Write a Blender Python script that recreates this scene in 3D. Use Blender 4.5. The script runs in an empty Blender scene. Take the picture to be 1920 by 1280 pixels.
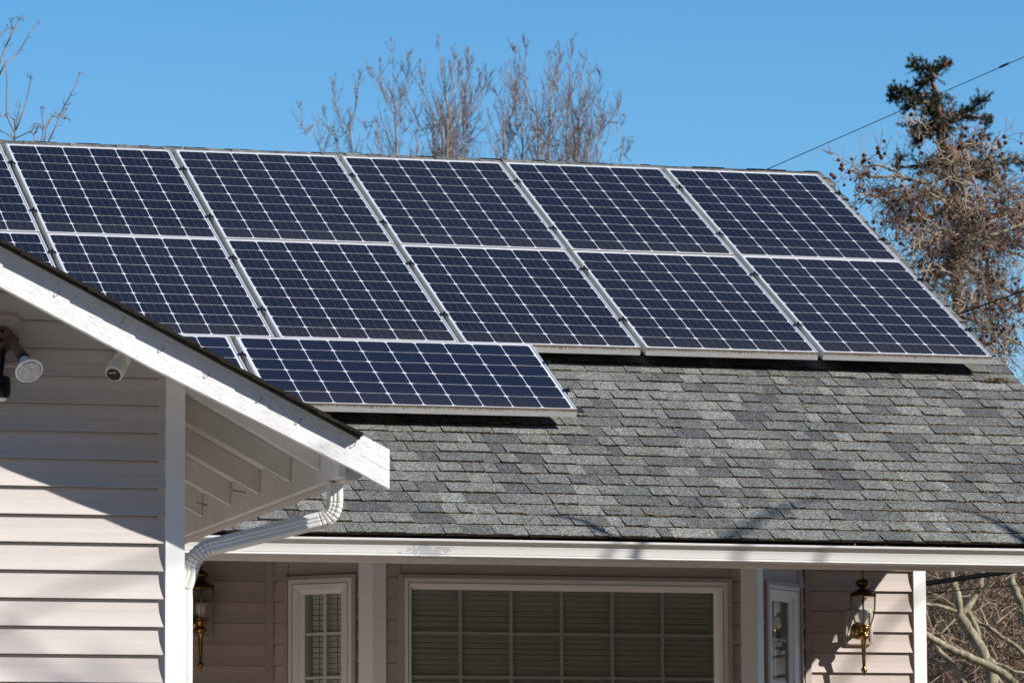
import bpy, math, random
from mathutils import Vector, Matrix, noise
random.seed(7)
R = math.radians
S = bpy.context.scene
COL = S.collection

# ------------------------------------------------------------------ camera, sky, sun, exposure
CAM = Vector((-9.40250536, -24.4118909, 1.6))
CR = Vector((0.96510453, -0.26183098, -0.00421801))
CU = Vector((-0.02648271, -0.11361446, 0.9931719))
CF = Vector((0.26052239, 0.95840299, 0.11658382))
FPX = 8838.17
cd = bpy.data.cameras.new('camera')
cd.sensor_fit = 'HORIZONTAL'; cd.sensor_width = 36.0
cd.lens = FPX / 1920 * 36.0
cd.clip_start = 0.1; cd.clip_end = 2000
cd.dof.use_dof = True; cd.dof.focus_distance = 23.0; cd.dof.aperture_fstop = 13.0
cam = bpy.data.objects.new('camera', cd); COL.objects.link(cam)
m = Matrix((CR, CU, -CF)).transposed().to_4x4(); m.translation = CAM
cam.matrix_world = m
S.camera = cam

SUN_A, SUN_B = 1.33, 1.0                      # light travels (-A, +1, -B)
sun_el = math.atan2(SUN_B, math.hypot(SUN_A, 1)); sun_az = math.atan2(SUN_A, -1.0)   # azimuth from +Y towards +X
W = bpy.data.worlds.new('World'); S.world = W; W.use_nodes = True
nt = W.node_tree; bg = nt.nodes['Background']
sky = nt.nodes.new('ShaderNodeTexSky'); sky.sky_type = 'NISHITA'; sky.sun_disc = False
sky.sun_elevation = sun_el; sky.sun_rotation = sun_az
sky.altitude = 100; sky.air_density = 1.0; sky.dust_density = 0.0; sky.ozone_density = 4.0
hs = nt.nodes.new('ShaderNodeHueSaturation'); hs.inputs['Saturation'].default_value = 1.3; hs.inputs['Value'].default_value = 1.0
nt.links.new(sky.outputs[0], hs.inputs['Color']); nt.links.new(hs.outputs[0], bg.inputs['Color'])
bg.inputs['Strength'].default_value = 0.094
sd = bpy.data.lights.new('sun', 'SUN'); sd.energy = 5.0; sd.angle = R(0.5); sd.color = (1.0, 0.965, 0.92)
so = bpy.data.objects.new('sun', sd); COL.objects.link(so)
so.rotation_euler = Vector((-SUN_A, 1, -SUN_B)).to_track_quat('-Z', 'Y').to_euler()
so.location = (20, -20, 20)
vs = S.view_settings
vs.view_transform = 'Standard'; vs.look = 'None'; vs.gamma = 1; vs.use_curve_mapping = False; vs.exposure = 0.6
try:
    S.cycles.max_bounces = 8; S.cycles.transparent_max_bounces = 12
except Exception: pass

def at(px, py, Y):
    d = CF * FPX + CR * (px - 960) - CU * (py - 640)
    return CAM + d * ((Y - CAM.y) / d.y)

# ------------------------------------------------------------------ materials
def new_mat(name):
    mt = bpy.data.materials.new(name); mt.use_nodes = True
    t = mt.node_tree; b = t.nodes['Principled BSDF']
    return mt, t, b
def N(t, typ, **kw):
    n = t.nodes.new(typ)
    for k, v in kw.items(): setattr(n, k, v)
    return n
def texco(t, scale=(1, 1, 1), rot=(0, 0, 0)):
    tc = N(t, 'ShaderNodeTexCoord'); mp = N(t, 'ShaderNodeMapping')
    mp.inputs['Scale'].default_value = scale; mp.inputs['Rotation'].default_value = rot
    if any(rot):
        m2 = N(t, 'ShaderNodeMapping'); m2.inputs['Rotation'].default_value = rot; mp.inputs['Rotation'].default_value = (0, 0, 0)
        t.links.new(tc.outputs['Object'], m2.inputs['Vector']); t.links.new(m2.outputs['Vector'], mp.inputs['Vector'])
    else: t.links.new(tc.outputs['Object'], mp.inputs['Vector'])
    return mp.outputs['Vector']
def noise_n(t, vec, scale, detail=4, rough=0.55):
    n = N(t, 'ShaderNodeTexNoise'); n.inputs['Scale'].default_value = scale
    n.inputs['Detail'].default_value = detail; n.inputs['Roughness'].default_value = rough
    t.links.new(vec, n.inputs['Vector']); return n.outputs['Fac']
def ramp(t, fac, stops):
    r = N(t, 'ShaderNodeValToRGB'); e = r.color_ramp.elements
    while len(e) > 1: e.remove(e[-1])
    e[0].position = stops[0][0]; e[0].color = (*stops[0][1], 1)
    for p, c in stops[1:]:
        x = e.new(p); x.color = (*c, 1)
    t.links.new(fac, r.inputs['Fac']); return r.outputs['Color']
def mixc(t, fac, a, b, mode='MIX'):
    mx = N(t, 'ShaderNodeMix'); mx.data_type = 'RGBA'; mx.blend_type = mode
    for i, v in ((0, fac), (6, a), (7, b)):
        if hasattr(v, 'is_linked') or hasattr(v, 'links'): t.links.new(v, mx.inputs[i])
        elif isinstance(v, (int, float)): mx.inputs[i].default_value = v
        else: mx.inputs[i].default_value = (*v, 1)
    return mx.outputs[2]
def bump(t, b, h, strength=0.3, dist=0.002):
    bp = N(t, 'ShaderNodeBump'); bp.inputs['Strength'].default_value = strength; bp.inputs['Distance'].default_value = dist
    t.links.new(h, bp.inputs['Height']); t.links.new(bp.outputs['Normal'], b.inputs['Normal'])
def simple(name, c, rough=0.6, metal=0.0, var=0.0, vscale=6.0, spec=0.5, bmp=0.0, bscale=80):
    mt, t, b = new_mat(name)
    b.inputs['Roughness'].default_value = rough; b.inputs['Metallic'].default_value = metal
    b.inputs['Specular IOR Level'].default_value = spec
    v = texco(t)
    if var > 0:
        f = noise_n(t, v, vscale, 6, 0.6)
        lo = tuple(x * (1 - var) for x in c); hi = tuple(min(1, x * (1 + var)) for x in c)
        t.links.new(ramp(t, f, [(0.3, lo), (0.7, hi)]), b.inputs['Base Color'])
    else: b.inputs['Base Color'].default_value = (*c, 1)
    if bmp > 0: bump(t, b, noise_n(t, v, bscale, 3), bmp, 0.001)
    return mt

M = {}
# shingles: per-tab tone attribute, granules, stains
def shingle_mat(name, gain=1.0):
    mt, t, b = new_mat(name)
    at_ = N(t, 'ShaderNodeAttribute'); at_.attribute_name = 'tone'
    base = ramp(t, at_.outputs['Fac'], [(0.0, tuple(x * gain for x in (0.074, 0.073, 0.073))), (0.45, tuple(x * gain for x in (0.120, 0.119, 0.111))), (0.8, tuple(x * gain for x in (0.150, 0.150, 0.138))), (1.0, tuple(x * gain for x in (0.180, 0.181, 0.166)))])
    v = texco(t)
    g = N(t, 'ShaderNodeTexVoronoi'); g.inputs['Scale'].default_value = 165; t.links.new(v, g.inputs['Vector'])
    gr = ramp(t, g.outputs['Color'], [(0.0, (0.22, 0.22, 0.22)), (0.5, (0.9, 0.9, 0.88)), (1.0, (2.5, 2.47, 2.32))])
    c = mixc(t, 1.0, base, gr, 'MULTIPLY')
    st = noise_n(t, v, 2.2, 5, 0.6)
    c = mixc(t, 1.0, c, ramp(t, st, [(0.3, (0.82, 0.82, 0.84)), (0.7, (1.12, 1.11, 1.08))]), 'MULTIPLY')
    fl = noise_n(t, v, 24, 4, 0.7)
    c = mixc(t, ramp(t, fl, [(0.66, (0, 0, 0)), (0.76, (0.5, 0.5, 0.5))]), c, (0.13, 0.11, 0.075))
    t.links.new(c, b.inputs['Base Color']); b.inputs['Roughness'].default_value = 0.95
    b.inputs['Specular IOR Level'].default_value = 0.2
    bump(t, b, g.outputs['Distance'], 0.35, 0.002)
    return mt
M['shingle'] = shingle_mat('shingle_granules')
M['butt'] = simple('shingle_edge_dirt', (0.030, 0.022, 0.016), 0.95, var=0.6, vscale=30, spec=0.1)
M['underlay'] = simple('dark_underlay', (0.012, 0.011, 0.010), 0.95, spec=0.05)
M['debris'] = simple('tan_debris', (0.22, 0.16, 0.09), 0.9, var=0.5, vscale=40, spec=0.1)

def siding_mat(name, lo, hi):
    mt, t, b = new_mat(name)
    v = texco(t, (0.6, 0.6, 14))
    f = noise_n(t, v, 3.0, 6, 0.6)
    c = ramp(t, f, [(0.3, lo), (0.7, hi)])
    v2 = texco(t); d = noise_n(t, v2, 1.3, 5, 0.6)
    c = mixc(t, 1.0, c, ramp(t, d, [(0.3, (0.93, 0.93, 0.93)), (0.7, (1.03, 1.03, 1.03))]), 'MULTIPLY')
    sp = noise_n(t, v2, 55, 2, 0.5)
    c = mixc(t, ramp(t, sp, [(0.74, (0, 0, 0)), (0.78, (0.35, 0.35, 0.35))]), c, (0.33, 0.27, 0.22))
    t.links.new(c, b.inputs['Base Color']); b.inputs['Roughness'].default_value = 0.5
    b.inputs['Specular IOR Level'].default_value = 0.35
    v3 = texco(t, (3, 3, 60)); bump(t, b, noise_n(t, v3, 8, 4), 0.10, 0.001)
    return mt
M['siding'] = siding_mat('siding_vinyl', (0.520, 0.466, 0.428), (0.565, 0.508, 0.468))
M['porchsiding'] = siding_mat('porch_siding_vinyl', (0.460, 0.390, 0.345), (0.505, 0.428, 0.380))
M['trim'] = simple('white_trim', (0.82, 0.81, 0.795), 0.45, var=0.05, vscale=3)
M['vinyl'] = simple('white_window_vinyl', (0.80, 0.78, 0.755), 0.35, var=0.03)
M['sideline'] = simple('siding_coloured_trim', (0.42, 0.355, 0.315), 0.5, var=0.05)

def painted_wood(name, base, crack, axis_rot, along=2.0, across=55.0, amount=0.60):
    mt, t, b = new_mat(name)
    v = texco(t, (along, 30, across), axis_rot)
    f = noise_n(t, v, 2.2, 8, 0.75)
    c = ramp(t, f, [(amount - 0.06, base), (amount + 0.02, tuple(x * 0.84 for x in base)), (amount + 0.10, crack)])
    v2 = texco(t); d = noise_n(t, v2, 4.0, 6, 0.65)
    c = mixc(t, 1.0, c, ramp(t, d, [(0.3, (0.86, 0.86, 0.86)), (0.65, (1.04, 1.04, 1.04))]), 'MULTIPLY')
    t.links.new(c, b.inputs['Base Color']); b.inputs['Roughness'].default_value = 0.75
    b.inputs['Specular IOR Level'].default_value = 0.25
    bump(t, b, f, 0.5, 0.003)
    return mt
M['fascia'] = painted_wood('weathered_white_board', (0.80, 0.79, 0.77), (0.20, 0.18, 0.16), (0, R(-26.8), 0), 9, 150, 0.555)
M['rafter'] = painted_wood('painted_rafter', (0.74, 0.71, 0.66), (0.24, 0.22, 0.19), (0, R(-26.8), 0), 3.0, 60, 0.64)
M['subfascia'] = painted_wood('painted_eave_board', (0.76, 0.74, 0.70), (0.22, 0.2, 0.17), (0, 0, 0), 20, 10, 0.68)
def gutter_mat():
    mt, t, b = new_mat('gutter_aluminium')
    v = texco(t); f = noise_n(t, v, 9.0, 7, 0.65)
    base = ramp(t, noise_n(t, v, 1.2, 3), [(0.3, (0.55, 0.53, 0.49)), (0.7, (0.61, 0.59, 0.55))])
    mk = ramp(t, f, [(0.66, (0, 0, 0)), (0.70, (0.7, 0.7, 0.7))])
    c = mixc(t, mk, base, (0.42, 0.42, 0.42))
    tc = N(t, 'ShaderNodeTexCoord'); sp = N(t, 'ShaderNodeVectorMath'); sp.operation = 'DISTANCE'; mp = N(t, 'ShaderNodeMapping'); mp.inputs['Scale'].default_value = (1, 0, 3.5)
    t.links.new(tc.outputs['Object'], mp.inputs['Vector']); t.links.new(mp.outputs['Vector'], sp.inputs[0]); sp.inputs[1].default_value = (-3.80, 0, 3.262 * 3.5)
    fl = noise_n(t, v, 38, 6, 0.7); sb = N(t, 'ShaderNodeMath'); sb.operation = 'MULTIPLY_ADD'; t.links.new(sp.outputs['Value'], sb.inputs[0]); sb.inputs[1].default_value = -1.6; t.links.new(fl, sb.inputs[2])
    c = mixc(t, ramp(t, sb.outputs[0], [(0.33, (0, 0, 0)), (0.37, (0.85, 0.85, 0.85))]), c, (0.34, 0.35, 0.36))     # flaked paint patch
    t.links.new(c, b.inputs['Base Color']); b.inputs['Roughness'].default_value = 0.42
    return mt
M['gutter'] = gutter_mat()
M['downspout'] = simple('downspout_paint', (0.70, 0.685, 0.645), 0.4, var=0.06, vscale=5)
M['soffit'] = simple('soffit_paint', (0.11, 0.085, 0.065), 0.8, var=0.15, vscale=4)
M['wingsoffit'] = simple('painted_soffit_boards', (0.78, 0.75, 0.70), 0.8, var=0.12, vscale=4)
M['dark'] = simple('dark_interior', (0.02, 0.02, 0.02), 0.9)
M['nail'] = simple('rusty_nail', (0.09, 0.07, 0.06), 0.5, 0.7)
# photovoltaic
def cell_mat(name, c1, c2):
    mt, t, b = new_mat(name)
    v = texco(t); f = noise_n(t, v, 420, 2, 0.6); f2 = noise_n(t, v, 4.5, 4, 0.6)
    oi = N(t, 'ShaderNodeObjectInfo')
    c = mixc(t, f2, c1, c2)
    c = mixc(t, 1.0, c, ramp(t, f, [(0.3, (0.7, 0.7, 0.7)), (0.7, (1.3, 1.3, 1.3))]), 'MULTIPLY')
    c = mixc(t, 1.0, c, ramp(t, oi.outputs['Random'], [(0, (0.80, 0.80, 0.84)), (1, (1.22, 1.18, 1.13))]), 'MULTIPLY')
    dust = noise_n(t, v, 13, 6, 0.7)
    c = mixc(t, ramp(t, dust, [(0.62, (0, 0, 0)), (0.85, (0.10, 0.10, 0.10))]), c, (0.16, 0.15, 0.14))
    tc2 = N(t, 'ShaderNodeTexCoord'); sx = N(t, 'ShaderNodeSeparateXYZ'); t.links.new(tc2.outputs['Object'], sx.inputs[0])
    mr2 = N(t, 'ShaderNodeMapRange'); mr2.inputs['From Min'].default_value = 0.30; mr2.inputs['From Max'].default_value = 0.02; mr2.inputs['To Max'].default_value = 0.16
    t.links.new(sx.outputs['Y'], mr2.inputs['Value'])
    v4 = texco(t, (30, 3, 1)); sk = noise_n(t, v4, 1.5, 6, 0.7); mu = N(t, 'ShaderNodeMath'); mu.operation = 'MULTIPLY'
    t.links.new(mr2.outputs[0], mu.inputs[0]); t.links.new(sk, mu.inputs[1])
    c = mixc(t, mu.outputs[0], c, (0.16, 0.12, 0.09))
    t.links.new(c, b.inputs['Base Color'])
    b.inputs['Roughness'].default_value = 0.22; b.inputs['IOR'].default_value = 1.3
    b.inputs['Specular IOR Level'].default_value = 0.17
    return mt
M['cell'] = cell_mat('solar_cell', (0.0120, 0.0112, 0.0150), (0.0138, 0.0130, 0.0172))
M['cellb'] = cell_mat('solar_cell_blue', (0.0100, 0.0112, 0.0205), (0.0118, 0.0130, 0.0240))
M['backsheet'] = simple('panel_backsheet', (0.62, 0.62, 0.63), 0.25)
M['busbar'] = simple('panel_busbar', (0.075, 0.08, 0.115), 0.4, 0.0)
M['alu'] = simple('anodised_frame', (0.56, 0.56, 0.545), 0.42, 0.35, var=0.06, vscale=4)
def dirty_alu():
    mt, t, b = new_mat('dirty_frame_face')
    tc = N(t, 'ShaderNodeTexCoord'); sp = N(t, 'ShaderNodeSeparateXYZ'); t.links.new(tc.outputs['Object'], sp.inputs[0])
    v = texco(t, (70, 70, 5)); f = noise_n(t, v, 1.4, 6, 0.7)
    v2 = texco(t); f2 = noise_n(t, v2, 7, 5, 0.65)
    mr = N(t, 'ShaderNodeMapRange'); mr.inputs['From Min'].default_value = -0.030; mr.inputs['From Max'].default_value = -0.001
    mr.inputs['To Min'].default_value = 0.0; mr.inputs['To Max'].default_value = 0.52
    t.links.new(sp.outputs['Z'], mr.inputs['Value'])
    ad = N(t, 'ShaderNodeMath'); ad.operation = 'ADD'; t.links.new(f, ad.inputs[0]); t.links.new(mr.outputs[0], ad.inputs[1])
    ad2 = N(t, 'ShaderNodeMath'); ad2.operation = 'MULTIPLY_ADD'; t.links.new(f2, ad2.inputs[0]); ad2.inputs[1].default_value = 0.5; t.links.new(ad.outputs[0], ad2.inputs[2])
    dirt = ramp(t, ad2.outputs[0], [(0.0, (0, 0, 0)), (0.98, (0, 0, 0)), (1.0, (0.0, 0.0, 0.0))])
    r2 = N(t, 'ShaderNodeMapRange'); r2.inputs['From Min'].default_value = 0.93; r2.inputs['From Max'].default_value = 1.16
    t.links.new(ad2.outputs[0], r2.inputs['Value'])
    base = ramp(t, f2, [(0.3, (0.47, 0.46, 0.43)), (0.7, (0.56, 0.55, 0.53))])
    c = mixc(t, r2.outputs[0], base, (0.17, 0.12, 0.075))
    t.links.new(c, b.inputs['Base Color']); b.inputs['Roughness'].default_value = 0.6; b.inputs['Metallic'].default_value = 0.15
    return mt
M['dirtalu'] = dirty_alu()
M['clamp'] = simple('black_clamp', (0.018, 0.018, 0.022), 0.35, 0.5)
M['rail'] = simple('rail_metal', (0.25, 0.25, 0.25), 0.4, 0.6)
M['flash'] = simple('black_flashing', (0.03, 0.03, 0.034), 0.5, 0.2)
M['brass'] = simple('aged_brass', (0.30, 0.18, 0.058), 0.28, 1.0, var=0.4, vscale=30)
M['brassdark'] = simple('tarnished_brass', (0.13, 0.07, 0.028), 0.38, 0.9, var=0.5, vscale=40)
M['plastic'] = simple('white_plastic', (0.86, 0.85, 0.82), 0.35)
M['blackplastic'] = simple('black_plastic', (0.007, 0.007, 0.008), 0.3, spec=0.25)
M['bronze'] = simple('bronze_lampholder', (0.13, 0.085, 0.06), 0.45, 0.3, var=0.3, vscale=30)
M['bulbgrey'] = simple('led_bulb_body', (0.82, 0.85, 0.90), 0.35)
M['bulbface'] = simple('led_bulb_face', (0.60, 0.59, 0.57), 0.3, var=0.2, vscale=60)
M['slat'] = simple('blind_slat', (0.54, 0.535, 0.465), 0.55)
def glass_mat(name, tint, fres=1.45, rough=0.0, extra=0.0):
    mt = bpy.data.materials.new(name); mt.use_nodes = True; t = mt.node_tree; t.nodes.remove(t.nodes['Principled BSDF'])
    out = [n for n in t.nodes if n.type == 'OUTPUT_MATERIAL'][0]
    tr = N(t, 'ShaderNodeBsdfTransparent'); tr.inputs['Color'].default_value = (*tint, 1)
    gl = N(t, 'ShaderNodeBsdfGlossy'); gl.inputs['Roughness'].default_value = rough
    fr = N(t, 'ShaderNodeFresnel'); fr.inputs['IOR'].default_value = fres
    ad = N(t, 'ShaderNodeMath'); ad.operation = 'ADD'; ad.use_clamp = True; ad.inputs[1].default_value = extra
    mx = N(t, 'ShaderNodeMixShader')
    t.links.new(fr.outputs[0], ad.inputs[0]); t.links.new(ad.outputs[0], mx.inputs[0]); t.links.new(tr.outputs[0], mx.inputs[1]); t.links.new(gl.outputs[0], mx.inputs[2]); t.links.new(mx.outputs[0], out.inputs['Surface'])
    return mt
M['glass'] = glass_mat('window_glass', (0.97, 0.98, 0.95), 1.5)
M['lampglass'] = glass_mat('lantern_glass', (0.95, 0.97, 0.95), 1.5, 0.02, 0.03)
M['bulb'] = simple('frosted_bulb', (0.8, 0.8, 0.78), 0.3)
# vegetation
def bark(name, a, b_, sc=14):
    mt, t, b = new_mat(name); v = texco(t, (1, 1, 0.5)); f = noise_n(t, v, sc, 6, 0.7)
    t.links.new(ramp(t, f, [(0.32, a), (0.66, b_)]), b.inputs['Base Color']); b.inputs['Roughness'].default_value = 0.9
    b.inputs['Specular IOR Level'].default_value = 0.15
    return mt
M['poplar'] = bark('poplar_bark', (0.20, 0.165, 0.12), (0.42, 0.37, 0.28), 6)
M['poptwig'] = bark('poplar_twig', (0.105, 0.068, 0.058), (0.26, 0.18, 0.15), 3)
M['gum'] = bark('gum_bark', (0.07, 0.058, 0.036), (0.37, 0.32, 0.215), 16)
M['gumtwig'] = bark('gum_twig', (0.20, 0.14, 0.098), (0.50, 0.385, 0.285), 3)
M['gumdark'] = bark('gum_dark_twig', (0.080, 0.048, 0.035), (0.27, 0.172, 0.122), 3)
M['ball'] = bark('seed_ball', (0.045, 0.021, 0.013), (0.15, 0.070, 0.043), 30)
M['mapletwig'] = bark('maple_twig', (0.11, 0.075, 0.06), (0.30, 0.22, 0.17), 5)
M['needle'] = bark('conifer_needles', (0.014, 0.022, 0.012), (0.062, 0.070, 0.026), 1.8)
M['cone'] = bark('conifer_cones', (0.07, 0.025, 0.015), (0.20, 0.085, 0.05), 4)
M['thicket'] = bark('dry_brush', (0.075, 0.048, 0.032), (0.33, 0.245, 0.165), 1.2)
M['olive'] = bark('olive_leaves', (0.020, 0.022, 0.008), (0.085, 0.078, 0.026), 1.0)
M['grass'] = simple('lawn', (0.052, 0.042, 0.022), 0.95, var=0.4, vscale=2)
M['concrete'] = simple('driveway_concrete', (0.46, 0.435, 0.41), 0.9, var=0.15, vscale=1.5)
M['mulch'] = simple('bark_mulch', (0.095, 0.05, 0.028), 0.95, var=0.4, vscale=5)
M['asphalt'] = simple('asphalt', (0.05, 0.05, 0.05), 0.9, var=0.2, vscale=3)
M['wire'] = simple('wire_sheath', (0.004, 0.005, 0.005), 0.95, spec=0.02)
M['shedwall'] = simple('grey_boards', (0.20, 0.20, 0.20), 0.9, var=0.2)

# ------------------------------------------------------------------ mesh helpers
class MB:
    def __init__(s, T=None): s.v = []; s.f = []; s.mi = []; s.tone = []; s.T = T; s.cm = 0; s.ct = 0.5
    def P(s, p):
        s.v.append(tuple(s.T(*p)) if s.T else tuple(p)); return len(s.v) - 1
    def face(s, idx, mi=None):
        s.f.append(tuple(idx)); s.mi.append(s.cm if mi is None else mi); s.tone.append(s.ct)
    def poly(s, pts, mi=None): s.face([s.P(p) for p in pts], mi)
    def box(s, a, b, mi=None):
        (x0, y0, z0), (x1, y1, z1) = a, b
        i = [s.P(p) for p in ((x0, y0, z0), (x1, y0, z0), (x1, y1, z0), (x0, y1, z0), (x0, y0, z1), (x1, y0, z1), (x1, y1, z1), (x0, y1, z1))]
        for q in ((0, 3, 2, 1), (4, 5, 6, 7), (0, 1, 5, 4), (1, 2, 6, 5), (2, 3, 7, 6), (3, 0, 4, 7)): s.face([i[k] for k in q], mi)
    def hexa(s, p8, mi=None):
        i = [s.P(p) for p in p8]
        for q in ((0, 3, 2, 1), (4, 5, 6, 7), (0, 1, 5, 4), (1, 2, 6, 5), (2, 3, 7, 6), (3, 0, 4, 7)): s.face([i[k] for k in q], mi)
    def tube(s, pts, rad, n=5, mi=None, cap=True):
        pts = [Vector(p) for p in pts]
        if len(pts) < 2: return
        rings = []; up = Vector((0.31, 0.17, 0.93)).normalized()
        for k, p in enumerate(pts):
            d = (pts[min(k + 1, len(pts) - 1)] - pts[max(k - 1, 0)])
            if d.length < 1e-9: d = Vector((0, 0, 1))
            d.normalize()
            u = d.cross(up)
            if u.length < 1e-3: u = d.cross(Vector((1, 0, 0)))
            u.normalize(); w = d.cross(u)
            r = rad[k] if isinstance(rad, (list, tuple)) else rad
            rings.append([s.P(p + (u * math.cos(a) + w * math.sin(a)) * r) for a in [2 * math.pi * j / n for j in range(n)]])
        for a, b in zip(rings, rings[1:]):
            for j in range(n): s.face((a[j], a[(j + 1) % n], b[(j + 1) % n], b[j]), mi)
        if cap: s.face(rings[0][::-1], mi); s.face(rings[-1], mi)
    def lathe(s, prof, n=24, c=(0, 0, 0), axis=None, mi=None, a0=0.0):
        c = Vector(c); ax = Vector(axis).normalized() if axis else Vector((0, 0, 1))
        u = ax.orthogonal().normalized() if axis else Vector((1, 0, 0)); w = ax.cross(u)
        rings = []
        for r, h in prof:
            rings.append([s.P(c + ax * h + (u * math.cos(a) + w * math.sin(a)) * r) for a in [a0 + 2 * math.pi * j / n for j in range(n)]])
        for a, b in zip(rings, rings[1:]):
            for j in range(n): s.face((a[j], a[(j + 1) % n], b[(j + 1) % n], b[j]), mi)
        s.face(rings[0][::-1], mi); s.face(rings[-1], mi)
    def ring(s, x0, y0, x1, y1, w, zt, zb, wi=None, zi=None, mi=None, face_mi=None):
        """mitred rectangular frame; outer rect, width w, top height zt; inner edge height zi (bevel)"""
        zi = zt if zi is None else zi
        o = [(x0, y0), (x1, y0), (x1, y1), (x0, y1)]; n = [(x0 + w, y0 + w), (x1 - w, y0 + w), (x1 - w, y1 - w), (x0 + w, y1 - w)]
        ot = [s.P((*p, zt)) for p in o]; ob = [s.P((*p, zb)) for p in o]; it = [s.P((*p, zi)) for p in n]; ib = [s.P((*p, zb)) for p in n]
        for k in range(4):
            j = (k + 1) % 4
            s.face((ot[k], ot[j], it[j], it[k]), mi)
            s.face((ob[k], ob[j], ot[j], ot[k]), face_mi[k] if face_mi else mi)
            s.face((it[k], it[j], ib[j], ib[k]), mi)
            s.face((ib[k], ib[j], ob[j], ob[k]), mi)
    def build(s, name, mats, parent=None, smooth=False, world=True):
        me = bpy.data.meshes.new(name); me.from_pydata(s.v, [], s.f); me.update()
        if not isinstance(mats, (list, tuple)): mats = [mats]
        for mt in mats: me.materials.append(mt)
        me.polygons.foreach_set('material_index', s.mi)
        a = me.attributes.new('tone', 'FLOAT', 'FACE'); a.data.foreach_set('value', s.tone)
        if smooth: me.polygons.foreach_set('use_smooth', [True] * len(s.f))
        o = bpy.data.objects.new(name, me); COL.objects.link(o)
        if parent:
            o.parent = parent
            if world: o.matrix_parent_inverse = (Matrix.Translation(ROOTS[parent.name])).inverted() if parent.name in ROOTS else Matrix.Identity(4)
        return o
ROOTS = {}
def thing(name, label, cat, loc=(0, 0, 0), group=None):
    o = bpy.data.objects.new(name, None); COL.objects.link(o); o.location = loc; o.empty_display_size = 0.1
    o['label'] = label; o['category'] = cat
    if group: o['group'] = group
    ROOTS[o.name] = Vector(loc)
    return o
def tag(o, label=None, cat=None, group=None, kind=None):
    if label: o['label'] = label
    if cat: o['category'] = cat
    if group: o['group'] = group
    if kind: o['kind'] = kind
    return o
def sub(name, mb, mats, parent, smooth=False):        # child of a part (part itself sits in world coordinates)
    o = mb.build(name, mats, None, smooth); o.parent = parent
    return o
def copy_tree(o, parent=None):
    c = o.copy(); COL.objects.link(c)
    if parent: c.parent = parent
    for ch in list(o.children): copy_tree(ch, c)
    return c

# ------------------------------------------------------------------ setting: ground
mb = MB(); mb.poly([(-300, -300, 0), (300, -300, 0), (300, 300, 0), (-300, 300, 0)]); tag(mb.build('ground', M['grass']), kind='structure')
mb = MB(); mb.poly([(-12.6, -22, 0.004), (-5.4, -22, 0.004), (-5.4, -6.5, 0.004), (-12.6, -6.5, 0.004)]); tag(mb.build('driveway', M['concrete']), kind='structure')
mb = MB(); mb.poly([(-5.3, -7.5, 0.004), (4.0, -7.5, 0.004), (4.0, -0.02, 0.004), (-5.3, -0.02, 0.004)]); tag(mb.build('garden_bed', M['mulch']), kind='structure')
mb = MB(); mb.poly([(-200, -32, 0.004), (200, -32, 0.004), (200, -22.2, 0.004), (-200, -22.2, 0.004)]); tag(mb.build('road', M['asphalt']), kind='structure')

# ------------------------------------------------------------------ house
TH = 0.46190; TAN = math.tan(TH); CT, ST = math.cos(TH), math.sin(TH)
EY, EZ = -2.14, 3.349; RV = 6.19; XR = 0.175; XL = -12.7
def roofp(x, v, h=0.0): return Vector((x, EY + v * CT - h * ST, EZ + v * ST + h * CT))
house = thing('house', 'beige sided single-storey house with grey shingle roof carrying the solar panels', 'house', (-4.0, 0.5, 0))

# main roof shingles (individual laminated tabs)
mb = MB()
mb.cm = 2
mb.poly([roofp(XL, 0.0, -0.006), roofp(XR - 0.02, 0.0, -0.006), roofp(XR - 0.02, RV, -0.006), roofp(XL, RV, -0.006)])
EXP = 0.1405; ncourse = int(RV / EXP) + 1
X0 = -7.2
for i in range(ncourse):
    v0 = i * EXP; v1 = min(v0 + EXP + 0.03, RV)
    xe = XR + random.uniform(-0.018, 0.012)
    x = X0 + random.uniform(0, 0.15); ph = random.uniform(0, 6)
    prev_hi = False; run = random.choice((0.0, 0.0, 0.55))
    while x < xe:
        w = random.choice((0.06, 0.08, 0.10, 0.12, 0.14, 0.17, 0.21)) * random.uniform(0.9, 1.12)
        x1 = min(x + w, xe)
        if xe - x1 < 0.06: x1 = xe
        hi = not prev_hi if random.random() < 0.8 else prev_hi
        prev_hi = hi
        th = random.uniform(0.0105, 0.0130) if hi else random.uniform(0.0055, 0.0070)
        if hi: tone = random.choice((0.25, 0.42, 0.55, 0.62, 0.72)) + random.uniform(-0.08, 0.08)
        else: tone = random.choice((0.05, 0.30, 0.55, 0.80, 0.95)) + random.uniform(-0.07, 0.07)
        mb.ct = max(0, min(1, tone))
        g = random.choice((0.0, 0.004, 0.0055, 0.0065)) if hi else random.choice((0.0, 0.0, 0.0, 0.004)) if x1 < xe else 0
        dv = random.uniform(-0.003, 0.003) + 0.003 * noise.noise(Vector((x * 1.4, i * 3.1, 0)))
        bow = 0.0
        a = roofp(x, v0 + dv, th); b = roofp(x1 - g, v0 + dv, th); c = roofp(x1 - g, v1, 0.001); d = roofp(x, v1, 0.001)
        a0 = roofp(x, v0 + dv, -0.004); b0 = roofp(x1 - g, v0 + dv, -0.004)
        if x1 == xe:
            b = b + Vector((random.uniform(-0.01, 0.01), 0, 0)); b0 = Vector((b.x, b0.y, b0.z))
        c0 = roofp(x1 - g, v1, -0.004); d0 = roofp(x, v1, -0.004)
        ia, ib, ic, id_, ia0, ib0, ic0, id0 = [mb.P(q) for q in (a, b, c, d, a0, b0, c0, d0)]
        mb.face((ia, ib, ic, id_), 0); mb.face((ia0, ib0, ib, ia), 1); mb.face((ib0, ic0, ic, ib), 1); mb.face((id0, ia0, ia, id_), 1)
        x = x1
roof = mb.build('main_roof', [M['shingle'], M['butt'], M['underlay']], house)
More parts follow.
